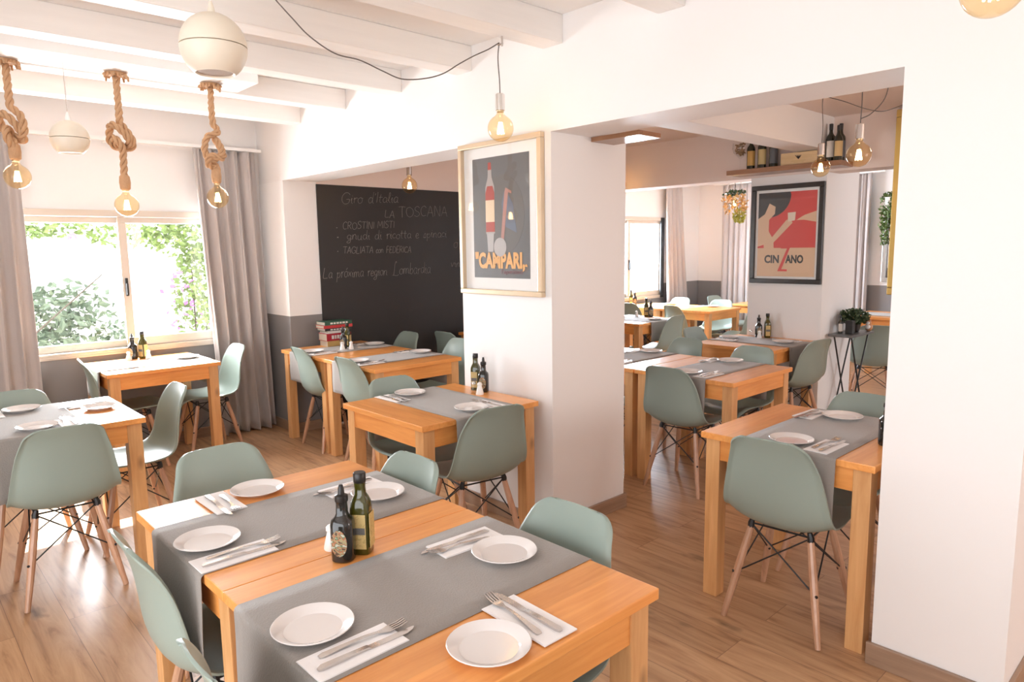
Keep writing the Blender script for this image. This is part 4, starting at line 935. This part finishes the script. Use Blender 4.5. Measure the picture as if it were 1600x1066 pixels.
bm = new(); tube(bm, [(.02, .0, 2.50), (.02, .0, 2.575), ], .005, 8); tube(bm, [(.02, 0, 2.57), (.01, 0, 2.573)], .006, 8); tube(bm, [(-.008, 0, 2.512), (.024, 0, 2.512)], .005, 8); obj('cord_clip', bm, 'steel', t)
pendant((5.49, -.80, 0), 2.093, 2.545, 'bare bulb cut off by the top right edge of the photo', power=.7)
pendant((1.17, .70, 0), 2.072, 2.56, 'bare bulb hanging in front of the chalkboard', power=1.5, wob=.006)
pendant((3.838, 2.2, 0), 2.068, 2.56, 'amber bulb near the wine crate, left of two', rel((3.838, 2.2, 0), [(3.85, 2.2, 2.53), (3.95, 2.25, 2.49), (4.05, 2.35, 2.44), (4.09, 2.55, 2.44), (4.10, 2.8, 2.50), (4.12, 3.0, 2.558)]), wob=.015)
pendant((4.428, 1.3, 0), 2.020, 2.56, 'largest amber bulb in the doorway, right of two', rel((4.428, 1.3, 0), [(4.43, 1.3, 2.205), (4.47, 1.33, 2.23), (4.52, 1.36, 2.30), (4.53, 1.37, 2.40), (4.50, 1.36, 2.558)]), wob=.01)
pendant((1.50, 3.0, 0), 2.165, 2.56, 'bare bulb glowing beside the pillar edge at the far room opening', wob=.02, power=1.5)
bm = new(); tube(bm, catmull([(4.33, 1.32, 2.50), (4.30, 1.32, 2.38), (4.34, 1.31, 2.45), (4.36, 1.31, 2.558)], 6), .0026, 8)
tag(obj('loose_cable', bm, 'cord'), 'thin cord looping down left of the largest doorway bulb', 'cable')
bm = new(); tube(bm, catmull([(4.75, 1.0, 2.558), (4.79, 1.0, 2.45), (4.86, 1.02, 2.36), (4.95, 1.05, 2.34)], 6), .0026, 8); tube(bm, catmull([(4.95, 1.05, 2.34), (5.05, 1.05, 2.38), (5.15, 1.0, 2.558)], 6), .0026, 8)
tag(obj('loose_cable', bm, 'cord'), 'thin cord at the top right corner of the doorway', 'cable')

# flowered pendant in the far room
t = thing('floral_pendant', 'pendant lamp wrapped in dried flowers and yellow leaves in the far room', 'pendant lamp', (2.02, 4.3, 0))
bm = new(); rnd = random.Random(12)
for k in range(46):
    a = rnd.uniform(0, 2*PI); rr = rnd.uniform(.09, .12); z = rnd.uniform(1.90, 2.10)
    c = Vector((rr*math.cos(a), rr*math.sin(a), z)); leaves(bm, 5, c, (.02, .02, .04), .04, rnd, 1)
obj('dried_flowers', bm, flat('dried_flower', (.60, .34, .12)), t)
bm = new(); leaves(bm, 150, (0, 0, 2.11), (.13, .13, .03), .04, rnd); obj('leafy_rim', bm, 'leafd', t)
bm = new(); leaves(bm, 260, (.05, .03, 1.87), (.07, .07, .09), .035, rnd, 1); obj('trailing_leaves', bm, 'leafy', t)
bm = new()
for z in (2.10, 2.0): tube(bm, [(.10*math.cos(2*PI*k/20), .10*math.sin(2*PI*k/20), z) for k in range(21)], .004, 6)
for k in range(3):
    a = 2*PI*k/3; tube(bm, [(.10*math.cos(a), .10*math.sin(a), 1.98), (.10*math.cos(a), .10*math.sin(a), 2.10), (.02*math.cos(a), .02*math.sin(a), 2.40), (0, 0, 2.56)], .003, 6)
obj('wire_ring', bm, 'steel', t); bulb(t, 2.0, 3, .05)
bm = new(); tube(bm, [(0, 0, 2.06), (0, 0, 2.56)], .003, 6); obj('cable', bm, 'cord', t)

# ------------------------------------------------------------------ console, plant, mirror, picture, trailing plant
CZ = .80
t = thing('side_console', 'narrow grey console table on crossed black legs beside the poster column', 'console table', (3.482, 3.30, 0))
bm = new(); box(bm, 0, .20, 0, .48, CZ-.02, CZ); obj('console_top', bm, 'zinc', t, bevel=.004)
for xx in (.03, .17):
    bm = new(); tube(bm, [(xx, .06, 0), (xx, .42, CZ-.02)], .007, 8); tube(bm, [(xx+.0, .42, 0), (xx, .06, CZ-.02)], .007, 8); obj('crossed_leg', bm, 'black', t)
t = thing('potted_plant', 'bushy dark green potted plant on the narrow console', 'plant', (3.57, 3.62, CZ))
bm = new(); lathe(bm, [(.035, 0), (.045, .01), (.055, .07), (.052, .07), (.04, .06), (0, .06)], 20); obj('pot', bm, 'blackframe', t, smooth=2)
bm = new(); rnd = random.Random(3); leaves(bm, 380, (0, 0, .13), (.12, .15, .07), .045, rnd); obj('foliage', bm, 'leafd', t)
wine(3.535, 3.42, 'small bottle with a white label on the narrow console', 'lab_white', .5, z=CZ)
bm = new(); box(bm, -.03, .03, -.03, .03, 0, .11); tag(obj('black_box', bm, 'rubber', bevel=.004, loc=(3.60, 3.46, CZ)), 'small black box on the console in front of the plant', 'box')
# small figurine
t = thing('animal_figurine', 'small white and ginger animal figure at the right end of the console', 'figurine', (3.655, 3.72, CZ))
bm = new(); sphere(bm, (0, 0, .035), .032, sz=1.1); sphere(bm, (.004, -.026, .078), .024)
obj('figurine_body', bm, flat('ginger_fur', (.50, .25, .12)), t, smooth=1)
bm = new(); sphere(bm, (.006, -.040, .074), .016); sphere(bm, (.0, -.022, .04), .022); obj('white_face', bm, 'ceramic', t, smooth=1)
for s in (-1, 1):
    bm = new(); lathe(bm, [(.009, .094), (.006, .104), (.001, .112)], 8, cx=s*.015+.004, cy=-.026); obj('ear', bm, 'ginger_fur', t)
bm = new(); sphere(bm, (.001, -.054, .079), .0035, 8, 6); sphere(bm, (.014, -.052, .079), .0035, 8, 6); obj('eyes', bm, 'black', t)
t = thing('gilt_mirror', 'tall gold-framed mirror seen edge-on beside the pier in the doorway', 'mirror')
frame(t, 3.975, 4.62, 1.16, 2.54, 3.198, .055, .05, 'gold', .006)
bm = new(); box(bm, 4.02, 4.57, 3.185, 3.196, 1.20, 2.50); obj('mirror_glass', bm, 'mirror', t)
bm = new(); box(bm, 3.975, 4.02, 3.2, 3.2001, 1.2, 1.21); bm.free()
t = thing('silver_framed_picture', 'silver framed mirror on the far back wall under the hanging plant', 'mirror')
frame(t, 2.60, 3.10, 1.06, 1.95, 6.998, .05, .03, 'silver', .005)
bm = new(); box(bm, 2.64, 3.06, 6.985, 6.996, 1.10, 1.91); obj('mirror_glass', bm, 'mirror', t)
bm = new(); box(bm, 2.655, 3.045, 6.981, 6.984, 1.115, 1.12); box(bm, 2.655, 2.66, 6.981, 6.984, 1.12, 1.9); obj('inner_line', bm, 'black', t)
t = thing('trailing_plant', 'green trailing plant hanging high on the far right against the back wall', 'plant', (2.72, 6.86, 0))
bm = new(); lathe(bm, [(.05, 2.02), (.07, 2.03), (.08, 2.12), (.075, 2.12), (.06, 2.04), (0, 2.04)], 18); obj('pot', bm, 'lab_white', t, smooth=2)
rnd = random.Random(21); bm = new()
for k in range(12):
    a = 2*PI*k/12; leaves(bm, 40, (.09*math.cos(a), .06*math.sin(a), 2.0-.16*(k % 3)), (.05, .04, .18), .055, rnd, 1.5)
leaves(bm, 120, (0, 0, 2.13), (.14, .09, .06), .05, rnd); obj('trailing_foliage', bm, 'leaf', t)
bm = new(); tube(bm, [(0, 0, 2.12), (0, .0, 2.56)], .002, 6); obj('hanging_cord', bm, 'cord', t)
